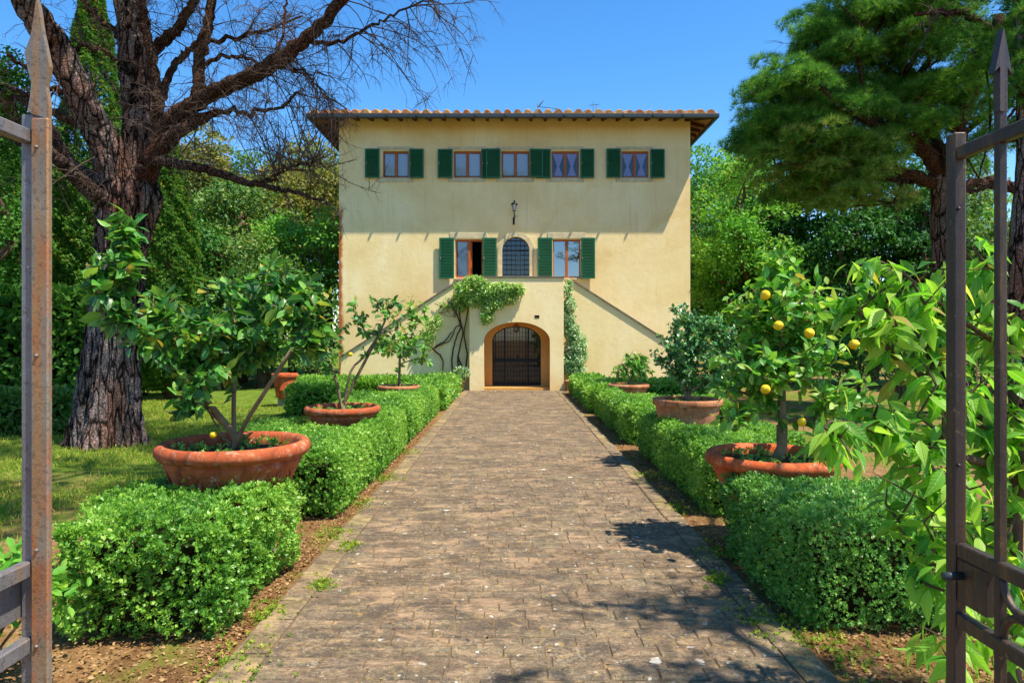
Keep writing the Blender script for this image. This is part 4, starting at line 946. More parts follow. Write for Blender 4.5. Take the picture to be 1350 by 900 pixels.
citrus(b4, [[L_(1031,560,5.75), L_(1010,520,5.75), L_(985,500,5.7), L_(955,520,5.6)], [L_(1031,560,5.75), L_(1030,500,5.75), L_(1022,420,5.8)], [L_(1031,560,5.75), L_(1060,500,5.7), L_(1095,450,5.7)]],
       [lobe(1020,400,5.75,64,55,66), lobe(1000,480,5.7,74,62,72), lobe(1060,450,5.7,60,60,50), lobe(1032,352,5.75,30,26,10), lobe(1100,520,5.7,50,45,20), lobe(965,540,5.5,35,28,9), lobe(1105,400,5.7,30,25,6)],
       'leafy lemon tree with ripe yellow lemons in the front right bowl', 'citrusy', .098, 14, 0, rt=.005, seed=24, back=.28,
       lemons=[(*L_(1009,389,5.3), .038), (*L_(1026,429,5.2), .036), (*L_(1067,439,5.15), .038), (*L_(1126,454,5.1), .038), (*L_(1009,513,5.1), .036), (*L_(1057,556,5.3), .033)], trunk=[np.array(b4)-[0, 0, .05], L_(1031,590,5.75), L_(1031,560,5.75)])
b5 = P5[1]
citrus(b5, [[b5, L_(897,480,9.45), L_(885,455,9.45)], [b5, L_(912,480,9.45), L_(925,450,9.45)], [b5, L_(905,470,9.5), L_(908,430,9.5)]],
       [lobe(915,455,9.45,60,44,120), lobe(885,470,9.4,30,28,30), lobe(955,460,9.5,38,38,40), lobe(915,422,9.45,44,24,40), lobe(945,492,9.4,32,16,22), lobe(888,494,9.4,26,14,16), lobe(915,480,9.3,40,20,26)],
       'round dense dark-leaved shrub in the tapered right planter', 'citrusd', .066, 20, 0, rt=.007, seed=25, back=.25, name='potted_shrub', cat='potted shrub', tmpl=T_OVAL)
b6 = P6[1]
citrus(b6, [[b6, L_(836,485,15.5), L_(832,472,15.5)]], [lobe(835,474,15.5,24,15,26), lobe(820,484,15.5,13,10,8), lobe(850,484,15.5,12,9,8)],
       'small drooping bright-leaved tree in the farthest right bowl', 'citrusy', .15, 8, 0, rt=.009, seed=26, back=.3, droop=1.1, tmpl=T_LONG)

# ------------------------------------------------------------------ young tree with long fresh leaves behind the right gate
def long_leaf_tree():
    rng = np.random.default_rng(31); Y = 2.9
    base = (2.28, 3.1, 0); t = thing('young_fruit_tree', 'fresh green tree with long pointed leaves behind the right iron gate', 'fruit tree', base)
    st = [np.array(base), np.array([2.27, 3.08, .5]), L_(1338, 700, 3.05), L_(1342, 620, 3.05), L_(1338, 540, 3.05), L_(1325, 460, 3.05), L_(1300, 390, 3.0)]
    lim = [[L_(1342,640,3.05), L_(1290,690,2.9), L_(1235,668,2.7), L_(1150,622,2.6)], [L_(1325,700,3.05), L_(1270,760,2.8), L_(1210,765,2.6)], [L_(1338,560,3.05), L_(1260,520,2.9), L_(1180,470,2.8), L_(1130,400,2.75)],
           [L_(1325,460,3.05), L_(1250,410,2.9), L_(1190,360,2.8), L_(1160,345,2.8)], [L_(1340,620,3.05), L_(1220,590,2.8), L_(1110,555,2.6), L_(1080,570,2.55)], [L_(1300,390,3.0), L_(1280,340,2.9), L_(1240,310,2.8)], [L_(1342,640,3.05), L_(1380,560,3.0), L_(1400,500,3.0)]]
    starts = [st]; near = {0: 3, 1: 2, 2: 4, 3: 5, 4: 3, 5: 6, 6: 3}
    for i, l in enumerate(lim): starts.append((cr(l, 3), near[i]))
    lobes = [(1160,400,2.75,42,60,16), (1215,400,2.8,55,60,20), (1135,360,2.8,22,20,4), (1250,350,2.9,38,35,8), (1300,430,3.0,45,60,20), (1100,580,2.55,34,34,10), (1170,560,2.7,50,50,17), (1225,620,2.7,55,60,20), (1240,500,2.8,60,60,20), (1220,690,2.6,40,40,9), (1235,760,2.5,35,50,9), (1310,560,3.0,50,90,30), (1310,700,2.9,50,80,24), (1310,830,2.8,45,50,10), (1380,500,3.1,40,120,16), (1255,850,2.5,22,40,5)]
    tips = np.concatenate([inell(L_(x, y, Yd), (rx*Yd/900, .28, rz*Yd/900), int(n*1.0), rng, .2) for x, y, Yd, rx, rz, n in lobes])
    tips = tips[(tips[:, 0] > 1.17) & (tips[:, 1] > 2.1)]
    nodes, par, ids = skeleton(starts, tips, .1, .0, .12, rng, up=.1)
    g = MB(); skel_tubes(g, nodes, par, ids, .0035, .035, 7, 2.5); g.build('trunk', M['bark'], t)
    g = MB(); leafy(g, nodes, par, ids, T_LONG, .112, 6.5, .26, 1.0, .95, rng, upn=.8, size_var=.32)
    g.build('foliage', M['peach'], t)
long_leaf_tree()

# ------------------------------------------------------------------ climbers on the porch
def stems(mb, paths, r, rng, y=SY-.05):
    for p in paths:
        q = cr([np.array([(x-673)/38.96, y-.03*rng.random(), 1.8+(444-z)/38.96]) for x, z in p], 5); q[:, 0] += rng.normal(size=len(q))*.008; q[:, 2] += rng.normal(size=len(q))*.008
        mb.tube(q, np.linspace(r, r*.55, len(q)), 6)
rng = np.random.default_rng(41)
cl = thing('climbing_vine', 'climbing vine with twisted bare stems and pale leaves over the porch top-left corner', 'climber', (-1.6, SY-.1, 0))
g = MB()
stems(g, [[(608,500),(604,470),(610,440),(606,410),(612,380)], [(612,500),(616,468),(612,440),(617,405),(615,385)], [(598,500),(596,475),(600,450),(608,430),(601,432),(594,448),(580,455),(570,460)], [(570,460),(582,470),(584,485),(578,498)], [(608,430),(600,410),(590,395)], [(570,460),(588,448),(596,437)], [(604,470),(610,488),(600,496)]], .03, rng)
g.build('stem', M['vinewood'], cl)
g = MB(); stems(g, [[(570+rng.random()*30, 395+rng.random()*25), (585+rng.random()*20, 390+rng.random()*30), (605, 385+rng.random()*10)] for _ in range(12)], .008, rng); g.build('stem', M['vinewood'], cl)
def climber_leaves(mb, lobes, L, n, tm=T_OVAL):
    for x, y, Y, rx, rz, ry, k in lobes:
        P = inell(L_(x, y, Y), (rx*Y/900, ry, rz*Y/900), int(k*n), rng, .0); m = len(P)
        D = unit(rng.normal(size=(m, 3))*.7+[0, -.5, -.1]); U = unit(rng.normal(size=(m, 3))*.5+[.1, -.5, .7]); mb.leaves(tm, P, frames(D, U), L*(.7+.6*rng.random(m)), np.clip(rng.random(m)*.9+.1*rng.random(), 0, 1))
Yv = PY-.12
g = MB(); climber_leaves(g, [(625,372,Yv,18,9,.18,1), (612,382,Yv,12,9,.25,.8), (640,385,Yv,20,14,.2,1.6), (660,382,Yv,18,10,.18,1.1), (680,382,Yv,12,8,.14,.8), (648,400,Yv,14,12,.14,.8), (642,416,Yv,9,12,.12,.6), (655,395,Yv,14,14,.12,.5), (672,392,Yv,12,10,.1,.4), (625,392,Yv+.1,14,14,.25,.9), (608,398,SY-.15,9,14,.15,.5), (565,440,SY-.15,10,22,.1,.45), (575,425,SY-.15,9,12,.1,.25), (590,400,SY-.1,14,10,.06,.12), (606,388,SY-.2,10,16,.2,.5)], .09, 780)
g.build('foliage', M['vine'], cl)
cl2 = thing('climbing_jasmine', 'column of white-flecked climbing jasmine on the right edge of the porch', 'climber', (1.85, SY-.1, 0))
g = MB(); stems(g, [[(752,500),(750,460),(753,420),(750,385)], [(757,500),(758,470),(755,440)]], .03, rng); g.build('stem', M['vinewood'], cl2)
g = MB(); Yw = PY+.25; climber_leaves(g, [(747,384,Yw,8,12,.2,.4), (751,402,Yw,10,11,.25,.55), (748,420,Yw,11,12,.25,.7), (754,438,Yw,12,13,.25,.8), (760,456,Yw,14,14,.25,.9), (755,474,Yw,16,12,.28,1.0), (758,487,Yw,15,9,.28,.9), (767,450,Yw+.2,7,10,.15,.3), (768,468,Yw+.2,7,12,.15,.4), (743,410,Yw,6,12,.15,.3), (750,373,Yw,5,5,.1,.12)], .085, 800)
g.build('foliage', M['vinedk'], cl2)
def small_pot(X, Y, label, w_=.11, h=.3, flowers=None, lab2=None, s=1.0):
    t = thing('flowerpot', label, 'flowerpot', (X, Y, 0)); g = MB(); g.lathe([(.001, .01), (w_*.7, .01), (w_*.95, h*.82), (w_*.95, h*.83)], (X, Y, 0), 24); g.build('bowl', M['terra2'], t)
    g = MB(); g.lathe([(w_*.95, h*.83), (w_*1.08, h*.84), (w_*1.08, h), (w_*.95, h), (w_*.9, h*.9)], (X, Y, 0), 24); g.build('rim', M['terra2'], t)
    g = MB(); g.lathe([(.001, h*.92), (w_*.95, h*.9)], (X, Y, 0), 20); g.build('soil', M['soil'], t)
    if lab2:
        p = thing('potted_plant', lab2, 'potted plant', (X, Y, h)); g = MB(); n = 420; P = inell((X, Y-.02, h+.22*s), (.26*s, .2*s, .24*s), n, rng, .0); D = unit(P-np.array([X, Y, h-.1])+rng.normal(size=(n, 3))*.15); g.leaves(T_OVAL, P, frames(D, rng.normal(size=(n, 3))+[0, 0, 1]), .08*(.7+.6*rng.random(n)), rng.random(n)); g.build('foliage', flowers or M['vinedk'], p)
        g = MB(); [g.tube([(X, Y, h-.03), (X+rng.normal()*.05, Y, h+.25*s)], .008, 4) for _ in range(4)]; g.build('stem', M['greenstem'], p)
small_pot(-1.62, PY-.02, 'small faded flowerpot against the left corner of the porch', .12, .36, M['vinedk'], 'silvery leafy plant in the faded pot left of the porch')
small_pot(1.9, PY-.1, 'small square-shouldered flowerpot right of the porch under the jasmine', .13, .38)
def bush(name, label, cat, c, r, size, m, dens=2.4, n=7, seed=0, tmpl=T_DIAMOND, stems_=True, group=None, flat=.85):
    rg = np.random.default_rng(seed+100); X, Y, Z = c; t = thing(name, label, cat, (X, Y, 0), group)
    g = MB(); cls = []
    for i in range(n):
        q = inell((X, Y, Z), (r[0]*.62, r[1]*.62, r[2]*.6), 1, rg)[0]; cls.append((q, min(r)*(.42+.25*rg.random())))
    crown_clumps(g, cls, size*1.1, dens*6, tmpl, rg, flat=flat); g.build('foliage', m, t)
    g = MB()
    for q, rr_ in cls: g.tube([(X+rg.normal()*.05, Y, 0), (X*.6+q[0]*.4, Y*.6+q[1]*.4, q[2]*.5), q], [.03*max(r), .02*max(r), .008], 5)
    g.build('stem', M['bark'], t); return t
bush('leafy_plant', 'low rosette plant at the villa wall, left of the climbing stems', 'plant', (-2.35, 22.6, .4), (.42, .3, .36), .1, M['vine'], 1.6, 5, 1)
# ------------------------------------------------------------------ iron gate leaves, opened inwards
def gate_mat(name, base, rust, streak, spots, k=.5, amt=.8):
    d = Nd(name); v = d.coord(); vz = d.coord((1, 1, .05)); vm = d.coord((1, 1, .3))
    c = d.ramp(d.noise(v, 10, 6, .65), [(.3, tuple(q*.75 for q in lin(base)[:3])), (.6, lin(base))])
    c = d.mixc(d.ramp(d.noise(vz, 55, 5, .6), [(k, (0,0,0)), (k+.12, (amt,amt,amt))]), c, lin(rust))
    c = d.mixc(d.ramp(d.noise(vm, 16, 6, .7), [(k+.04, (0,0,0)), (k+.16, (amt,amt,amt))]), c, lin(streak))
    c = d.mixc(d.ramp(d.noise(v, 90, 6, .8), [(.52, (0,0,0)), (.62, (.6,.6,.6))]), c, lin('#4e3c30'))
    c = d.mixc(d.ramp(d.noise(v, 34, 8, .85), [(.60, (0,0,0)), (.66, (.9,.9,.9))]), c, lin(spots))
    d.surf(d.bsdf(c, .42, .5, .3, bump=d.noise(v, 120, 6, .75), bstr=.4, bdist=.004)); return d.m
M['gateL'] = gate_mat('weathered_grey_gate_paint', '#7d7a7a', '#8a6f50', '#9c6a3a', '#c4cac0', .54, .7)
M['gateBar'] = gate_mat('rust_streaked_gate_paint', '#8f8474', '#a87840', '#b0683a', '#a89a80', .47, .7)
M['gateR'] = gate_mat('shaded_worn_gate_paint', '#3c332d', '#5a4230', '#6e5630', '#8f855f', .5, .6)  # shade on the right leaf is put into this dark base colour
def gate(side, Ye, label, mat):
    s = side; X0 = 1.055 if s > 0 else -1.040; t = thing('iron_gate', label, 'gate', (X0, .35, 0), 'gate leaves standing open')
    ztop, zA, zB, zbot = 2.252, 1.318, 1.155, .12; th = .02
    def bx(name, x0, x1, y0, y1, z0, z1, bev=.003):
        g = MB(); a, b = sorted((x0, x1)); g.box((a, y0, z0), (b, y1, z1), bev=bev); return g.build(name, M['gateBar'] if name == 'stop_bar' else mat, t)
    zt = 2.28
    bx('stile', X0-.0145, X0+.0145, Ye, Ye+.034, .02, zt)
    bx('stile', X0-.02, X0+.02, .33, .375, .02, ztop+.06)
    if s < 0: bx('stop_bar', X0+.0146, X0+.052, Ye-.012, Ye-.002+.006, .02, zt-.012)
    for z, h in ((ztop-.022, .03), (zA-.016, .034), (zB-.016, .034), (zbot, .035)):
        bx('rail', X0-.012, X0+.012, .375, Ye-.001, z-h/2, z+h/2)
    ys = np.arange(Ye-.13, .45, -.13)
    for i, y in enumerate(ys):
        g = MB(); g.box((X0-.009, y-.009, .14), (X0+.009, y+.009, ztop+.10), bev=.002); b = g.build('bar', mat, t)
        g = MB(); zt_ = ztop+.03; V = [(0, .18), (-.025, .082), (-.0105, .095), (-.0105, .0), (.0105, .0), (.0105, .095), (.025, .082)]   # arrow head lies in the plane of the leaf and across it
        n = len(V); th_ = .007
        P = [(X0+th_, y+a, zt_-.03+c_) for a, c_ in V]+[(X0-th_, y+a, zt_-.03+c_) for a, c_ in V]
        P = [(X0+a, y-.001+a*.35*s+e, zt_+c_) for e in (-.0095, .0115) for a, c_ in V]
        g.add(P, [(0, 1, 2), (0, 2, 5), (0, 5, 6), (2, 3, 4, 5), (n, n+2, n+1), (n, n+5, n+2), (n, n+6, n+5), (n+2, n+5, n+4, n+3)]+[(i_, i_+n, (i_+1) % n+n, (i_+1) % n) for i_ in range(n)]); g.build('finial', mat, b)
        # half-ring ornaments between the middle rails
        yc = y-.065; rr_ = .058
        for z_c, u0, u1 in ((zA-.033, math.pi, 2*math.pi), (zB+.0, 0, math.pi)):
            g = MB(); g.tube([(X0, yc+rr_*math.cos(u), z_c+rr_*math.sin(u)*1.05) for u in np.linspace(u0, u1, 14)], .009, 8); g.build('scroll', mat, t)
    if s < 0:                                          # tall flat spear on the closing stile
        V = [(48.5,-3),(45,25),(41,48),(33,70),(38,95),(42,110),(40,130),(37,146),(42,150),(64,157),(65,140),(61,115),(64,98),(66,88),(62,68),(56,40),(52,12)]
        yy = Ye-.006; out = [((x-673)*yy/900, 1.8+(444-y)*yy/900) for x, y in V]
        g = MB(); c0 = np.mean(out, 0); n = len(out)
        g.prism(out, yy-.002, yy+.010); g.build('finial', M['gateBar'], t)
    # lock case and bolt
    g = MB()
    if s > 0: g.box((X0-.010, Ye-.1, zA-.135), (X0+.016, Ye-.001, zA-.034), bev=.002)
    else: g.box((X0-.05, Ye-.07, zA-.125), (X0-.018, Ye+.02, zA-.036), bev=.002)
    lk = g.build('lock_case', mat, t)
    if s > 0: g = MB(); g.tube([(X0-.011, Ye-.02, zA-.07), (X0-.055, Ye-.024, zA-.07)], .0095, 12); g.build('knob', M['gutter'], lk)
    for z in ([1.14, 1.345, 1.76, 2.205] if s < 0 else [1.5, 2.1]):
        g = MB(); xr = X0+.034 if s < 0 else X0; yr = Ye-.0125 if s < 0 else Ye-.002; k = .0045
        g.tube([(xr-.006, yr+.002, z), (xr-.006, yr-.004, z)], [k, k*.7], 8); g.build('rivet', mat, t)
    return t
gate(-1, 1.47, 'left iron gate leaf, rusty orange with a tall flat spear point', M['gateL'])
gate(1, 1.6, 'right iron gate leaf, worn, its colour darkened for shade, with a lock plate and arrow point', M['gateR'])

# ------------------------------------------------------------------ old pine on the left
rng = np.random.default_rng(51)
def limb(mb, pts, r0, r1, sides=12, rough=.08, m=6, wig=.02):
    q = cr(pts, m); q = q+np.random.default_rng(len(q)+int(abs(q[0][0]*100))).normal(size=q.shape)*wig*.5; q[0] = pts[0]
    mb.tube(q, np.linspace(r0, r1, len(q)), sides, rough=rough, seed=r0*100); return q
YP = 11.5
pine = thing('old_pine_tree', 'old pine with thick plated trunk and bare forking limbs on the left lawn', 'pine tree', (-6.85, YP, 0))
g = MB(); tr = [((137,596),.60),((138,582),.55),((139,560),.49),((142,530),.445),((146,490),.42),((150,450),.395),((153,410),.375),((156,370),.37),((160,330),.38),((165,300),.41),((169,275),.46),((172,255),.46),((174,238),.36),((176,222),.26)]
pts = np.array([PX(p[0][0]*1.0, p[0][1], YP) for p in tr]); rad = np.array([p[1] for p in tr])
qq = cr(np.hstack([pts, rad[:, None]]), 8); P, rr = qq[:, :3], qq[:, 3]; n = len(P); S = 96; a = np.linspace(0, 2*math.pi, S, endpoint=False); V = []
gx = np.random.default_rng(5); ph = gx.random(40)*6.28
for i in range(n):
    z = P[i, 2]; r_ = rr[i]; fl = max(0, 1-z/1.3)
    ridge = .035*np.sin(a*11+ph[0]+.5*math.sin(z*2.1)+z*.5)+.03*np.sin(a*19+ph[1]-z*1.1+.8*np.sin(z*3+a*2))+.022*np.sin(a*31+ph[2]+1.5*np.sin(z*4.3+a*3))+.015*np.sin(z*17+a*9)
    ridge = np.sign(ridge)*np.abs(ridge)**.8*1.3
    but = fl*.18*np.sin(a*5+ph[3])+fl**2*.15*np.sin(a*3+ph[4])
    rad_ = r_*(1+ridge*.85+but)
    V.append(np.stack([P[i, 0]+np.cos(a)*rad_*1.0, P[i, 1]+np.sin(a)*rad_*.95, np.full(S, z)], 1))
V = np.concatenate(V); g.smooth = True; g.add(V, [(i*S+j, i*S+(j+1) % S, (i+1)*S+(j+1) % S, (i+1)*S+j) for i in range(n-1) for j in range(S)]); g.smooth = False
g.build('trunk', M['pinebark'], pine)
def Q(x, y, dy=0): return np.array(PX(x, y, YP+dy))
limbs = {
 'A': ([Q(164,310,0), Q(157,270,-.1), Q(148,225,-.2), Q(138,190,-.3), Q(112,135,-.5), Q(86,85,-.7), Q(62,45,-.9), Q(30,-5,-1.1), Q(-10,-60,-1.3)], .30, .17),
 'B': ([Q(172,300,.1), Q(178,262,.1), Q(186,215,.1), Q(186,165,.1), Q(180,120,.15), Q(176,70,.2), Q(170,30,.3), Q(163,-20,.4), Q(150,-90,.5)], .33, .17),
 'B2': ([Q(205,190,-.15), Q(209,150,-.25), Q(206,110,-.3), Q(198,65,-.3), Q(190,20,-.3), Q(186,-30,-.2)], .1, .06),
 'C': ([Q(176,290,0), Q(190,240,-.1), Q(211,190,-.25), Q(232,152,-.4), Q(262,134,-.5), Q(300,114,-.7), Q(345,93,-.9), Q(383,68,-1.1), Q(420,35,-1.3), Q(455,-8,-1.5), Q(480,-60,-1.7)], .17, .07),
 'D': ([Q(225,175,-.2), Q(248,150,.1), Q(260,118,.2), Q(263,85,.2), Q(270,45,.3), Q(280,0,.4), Q(292,-60,.5)], .12, .07),
 'E': ([Q(200,70,.2), Q(222,48,.1), Q(240,28,0), Q(258,-2,-.1), Q(275,-50,-.2)], .1, .06),
 'E2': ([Q(214,130,.1), Q(222,100,.2), Q(240,75,.4), Q(262,55,.5)], .07, .05),
 'F': ([Q(200,215,-.3), Q(225,183,-.45), Q(255,163,-.5), Q(288,148,-.6)], .16, .04),
 'F2': ([Q(215,160,-.3), Q(250,154,-.5), Q(290,147,-.7), Q(330,150,-.8), Q(360,145,-.9), Q(395,123,-1)], .055, .02),
 'G': ([Q(196,212,-.4), Q(225,214,-.5), Q(265,222,-.6), Q(310,236,-.7), Q(345,244,-.8), Q(372,250,-.9), Q(410,258,-1.0), Q(440,272,-1.1)], .095, .012),
 'G2': ([Q(340,243,-.8), Q(358,236,-.8), Q(375,222,-.8), Q(400,216,-.8), Q(425,215,-.8)], .035, .01),
 'H': ([Q(150,278,-.1), Q(130,257,-.4), Q(108,240,-.6), Q(85,218,-.8), Q(62,200,-1.0), Q(25,185,-1.1), Q(-20,150,-1.2)], .14, .08),
 'H2': ([Q(150,265,.3), Q(115,235,.5), Q(85,205,.6), Q(66,170,.6), Q(40,140,.7), Q(0,110,.8)], .15, .06),
 'I': ([Q(118,160,-.2), Q(95,160,-.1), Q(65,145,.0), Q(40,128,.1), Q(10,115,.1)], .09, .03),
 'J': ([Q(100,115,-.4), Q(70,118,-.3), Q(40,95,-.2), Q(10,75,-.2)], .05, .03),
 'K': ([Q(82,75,-.6), Q(110,60,-.6), Q(140,70,-.5), Q(160,85,-.4)], .04, .02),
 'L': ([Q(300,114,-.7), Q(330,100,-.6), Q(360,80,-.5), Q(372,40,-.4), Q(378,0,-.3)], .04, .02),
 'N': ([Q(262,85,.2), Q(300,75,.3), Q(345,82,.3), Q(390,95,.3), Q(430,100,.3)], .04, .012),
 'P': ([Q(398,56,-1.2), Q(440,55,-1.2), Q(480,40,-1.2), Q(520,20,-1.2), Q(572,-2,-1.2)], .035, .012),
 'R': ([Q(372,76,-1.1), Q(400,95,-1.2), Q(425,120,-1.3), Q(440,150,-1.3)], .022, .008),
 'S': ([Q(268,60,.3), Q(310,48,.2), Q(350,42,.1), Q(400,20,0)], .045, .015),
 'O': ([Q(176,70,.2), Q(150,40,.3), Q(125,20,.5), Q(100,-10,.6)], .06, .04)}
LP = {}
for k, (pts_, r0, r1) in limbs.items():
    g = MB(); LP[k] = limb(g, pts_, r0, r1, 20 if r0 > .15 else 10 if r0 > .06 else 6, .14 if r0 > .1 else .06, 7, .03 if r0 > .06 else .05); g.build('limb', M['pinebark'] if k in 'AB' else M['pinelimb'] if k in 'HG' or k == 'H2' else M['pinered'], pine)
# dead twigs
def twigs(mb, src, n, length, r, rng, droop=.3, depth=2, bias=(0, 0, 0), lo=.25):
    for _ in range(n):
        i = int(len(src)*(lo+(1-lo)*rng.random()))-1; p = src[max(i, 1)]; tdir = unit(src[min(i+1, len(src)-1)]-src[max(i-1, 0)])
        d_ = unit(tdir*.5+rng.normal(size=3)*.8+np.array(bias)); L = length*(.5+.9*rng.random()); q = [p]; k = 7
        for j in range(k):
            d_ = unit(d_+rng.normal(size=3)*.15+np.array([0, 0, -droop*.12*j])); q.append(q[-1]+d_*L/k)
        q = np.array(q); mb.tube(q, np.linspace(r, r*.3, len(q)), 4 if r > .01 else 3, cap=False)
        if depth > 0: twigs(mb, q, 5 if depth > 1 else 5, length*.42, r*.55, rng, droop*1.3, depth-1, lo=.2)
g = MB()
for k, n_, L_t, bias in (('A',14,1.3,(0,0,0)), ('B',12,1.2,(0,0,0)), ('C',28,1.5,(.2,0,-.15)), ('D',16,1.3,(.2,0,0)), ('E',10,1.1,(0,0,0)), ('F',9,.9,(0,0,0)), ('F2',14,1.0,(0,0,-.3)), ('P',22,1.2,(.35,0,-.15)), ('R',12,.9,(.2,0,-.4)), ('S',15,1.2,(.3,0,0)), ('H',5,.8,(0,0,-.1)), ('H2',7,.9,(-.2,0,0)), ('I',8,.8,(0,0,0)), ('J',8,.7,(0,0,0)), ('K',6,.6,(0,0,0)), ('L',12,.9,(.2,0,0)), ('N',14,.9,(.2,0,0)), ('O',8,.8,(0,0,.2)), ('G',9,.6,(0,0,-.2)), ('B2',6,.6,(.3,0,0))):
    twigs(g, LP[k], n_, L_t, .011, rng, .35, 2, bias)
twigs(g, LP['G2'], 34, 1.15, .011, rng, -.2, 2, (-.25, 0, .75), .1); twigs(g, LP['N'][10:], 10, 1.0, .01, rng, .3, 2, (.3, 0, -.1))
g.build('dead_twigs', M['twig'], pine)
# green crown of the same pine, high above
g = MB(); gb = MB(); cl_ = []
cr_rng = np.random.default_rng(77); ends = [LP[k][-1] for k in ('A', 'B', 'C', 'D', 'H', 'O')]
tips = []
while len(tips) < 165:
    q = np.array([cr_rng.uniform(-9.5, .9), cr_rng.uniform(4.0, 13.5), cr_rng.uniform(8.3, 10.6)])
    sx = q[0]-.4476*q[2]; sy = q[1]+.2444*q[2]
    if sx > -3.5 or (sx > -5.0 and sy < 8.0 and cr_rng.random() < .8): continue
    if 1.8+.49*q[1] > q[2]-.6: continue
    tips.append(q)
tips = np.array(tips); nodes, par, ids = skeleton([ends[:1]]+[([e], 0) for e in ends[1:]], tips, .6, 0, .08, cr_rng)
for i in range(1, len(ends)): par[i] = -1
skel_tubes(gb, nodes, par, ids, .02, None, 6, 2.3); gb.build('upper_branches', M['pinered'], pine)
for q in tips: cl_.append((q, .35+.38*cr_rng.random()))
crown_clumps(g, cl_, .2, 14.0, T_TUFT, cr_rng, flat=.6); g.build('crown', M['pine'], pine)

# ------------------------------------------------------------------ big green pine on the right
def pine_crown(lobes, size, dens, seed, bottombrown=True):
    rg = np.random.default_rng(seed); out = []
    for c, r, n in lobes:
        for _ in range(n):
            d_ = unit(rg.normal(size=3)); d_[2] = abs(d_[2])*(1 if rg.random() < .75 else -1)
            q = np.array(c)+d_*np.array(r)*(.7+.3*rg.random()); out.append((q, (.45+.4*rg.random())*r[0]/2.2))
    return out
YR = 16.0
pr = thing('green_pine_tree', 'broad pine with dense green needle cushions behind the right gate', 'pine tree', (PX(1256, 500, YR)[0], YR, 0))
def QR(x, y, dy=0): return np.array(PX(x, y, YR+dy))
g = MB(); tq = limb(g, [np.array([QR(1256,440)[0]+.1, YR, -.05]), QR(1254,440), QR(1250,380), QR(1248,310), QR(1246,260), QR(1240,225)], .36, .27, 18, .1, 6, .02); g.build('trunk', M['pinebark'], pr)
g = MB(); RL = []
for pts_, r0, r1 in (([QR(1242,235), QR(1225,205,-.3), QR(1195,180,-.6), QR(1160,165,-1), QR(1120,150,-1.4)], .2, .08), ([QR(1244,245), QR(1215,235,-.2), QR(1180,222,-.5), QR(1140,190,-.8), QR(1100,180,-1.2)], .15, .05), ([QR(1244,240), QR(1235,200,.2), QR(1222,170,.3), QR(1205,120,.4), QR(1180,60,.5)], .22, .12),
                    ([QR(1246,250), QR(1275,245,.2), QR(1310,240,.4), QR(1340,250,.5), QR(1380,270,.6)], .14, .08), ([QR(1238,240), QR(1190,238,.5), QR(1140,232,1), QR(1090,238,1.4)], .11, .04), ([QR(1246,240), QR(1256,200,-.5), QR(1270,150,-.8), QR(1290,90,-1.2), QR(1320,20,-1.4)], .2, .1),
                    ([QR(1320,60,-1.3), QR(1290,30,-1.8), QR(1250,15,-2.2), QR(1210,20,-2.5)], .09, .04), ([QR(1205,120,.4), QR(1150,80,.2), QR(1090,70,0), QR(1040,90,-.1)], .1, .04)):
    RL.append(limb(g, pts_, r0, r1, 10, .1, 6, .05))
g.build('limb', M['pinered'], pr)
rg = np.random.default_rng(61); tips = []
zones = [(1110,40,70,40,20), (1060,95,55,45,18), (1030,140,38,35,16), (1075,165,70,35,20), (1045,200,48,28,12), (1110,205,60,30,16), (1180,60,70,55,22), (1150,110,60,40,16), (1200,140,55,26,20), (1250,150,40,18,8), (1260,30,60,40,14), (1320,90,40,60,14), (1330,20,40,40,10), (1140,0,70,35,14), (1220,-60,120,50,24), (1330,-60,60,60,10), (1120,235,60,18,8), (1010,120,20,30,6), (1330,190,30,30,8), (1180,-130,120,50,12), (1290,160,22,14,3), (1020,180,30,30,8), (1060,240,50,24,12), (1120,265,60,20,10), (1010,215,24,18,5), (1080,130,60,40,18), (1165,190,45,28,10), (1010,165,24,34,7), (1100,235,60,24,10), (1180,20,90,40,18), (1250,95,50,30,10)]
for x, y, rx, rz, n_ in zones:
    c_ = QR(x, y, -.2); tips.append(inell(c_, (rx*YR/900, 1.9, rz*YR/900), n_, rg, .35))
tips = np.concatenate(tips)
nodes, par, ids = skeleton([list(tq[-3:])]+[(list(l), 2) for l in RL], tips, .4, 0, .08, rg)
g = MB(); skel_tubes(g, nodes, par, ids, .014, .2, 5, 2.4); g.build('branches', M['pinered'], pr)
g = MB(); g2 = MB()
low = tips[:, 2]+rg.normal(size=len(tips))*.5 < 1.8+235*YR/900
def cushions(mb, tips, size, rng, nper=170, rr=(.30, .58)):
    for q in tips:
        r_ = rng.uniform(*rr); n_ = int(nper*(r_/.5)**2); dd = unit(rng.normal(size=(n_, 3))); dd[:, 2] = np.abs(dd[:, 2])*np.where(rng.random(n_) < .8, 1, -.5)
        lum = 1+.2*np.sin(dd[:, 0]*6+q[0]*9)*np.sin(dd[:, 1]*6+q[1]*7)
        P_ = q+dd*(r_*lum*(.55+.45*rng.random(n_)**.5))[:, None]*np.array([1, 1, .5]); D = unit(dd+np.array([0, 0, .45])+rng.normal(size=(n_, 3))*.25)
        mb.leaves(T_TUFT, P_, frames(D, rng.normal(size=(n_, 3))), size*(.8+.5*rng.random(n_)), np.clip(.25*rng.random()+.75*rng.random(n_), 0, 1))
cushions(g, tips[~low], .15, rg); g.build('crown', M['pine'], pr)
cushions(g2, tips[low], .15, rg, 130); g2.build('lower_crown', M['pinebrown'], pr)
for l in RL:
    g = MB(); twigs(g, l, 12, 1.1, .012, rg, .3, 1, (0, 0, -.2)); g.build('dead_twigs', M['twig'], pr)
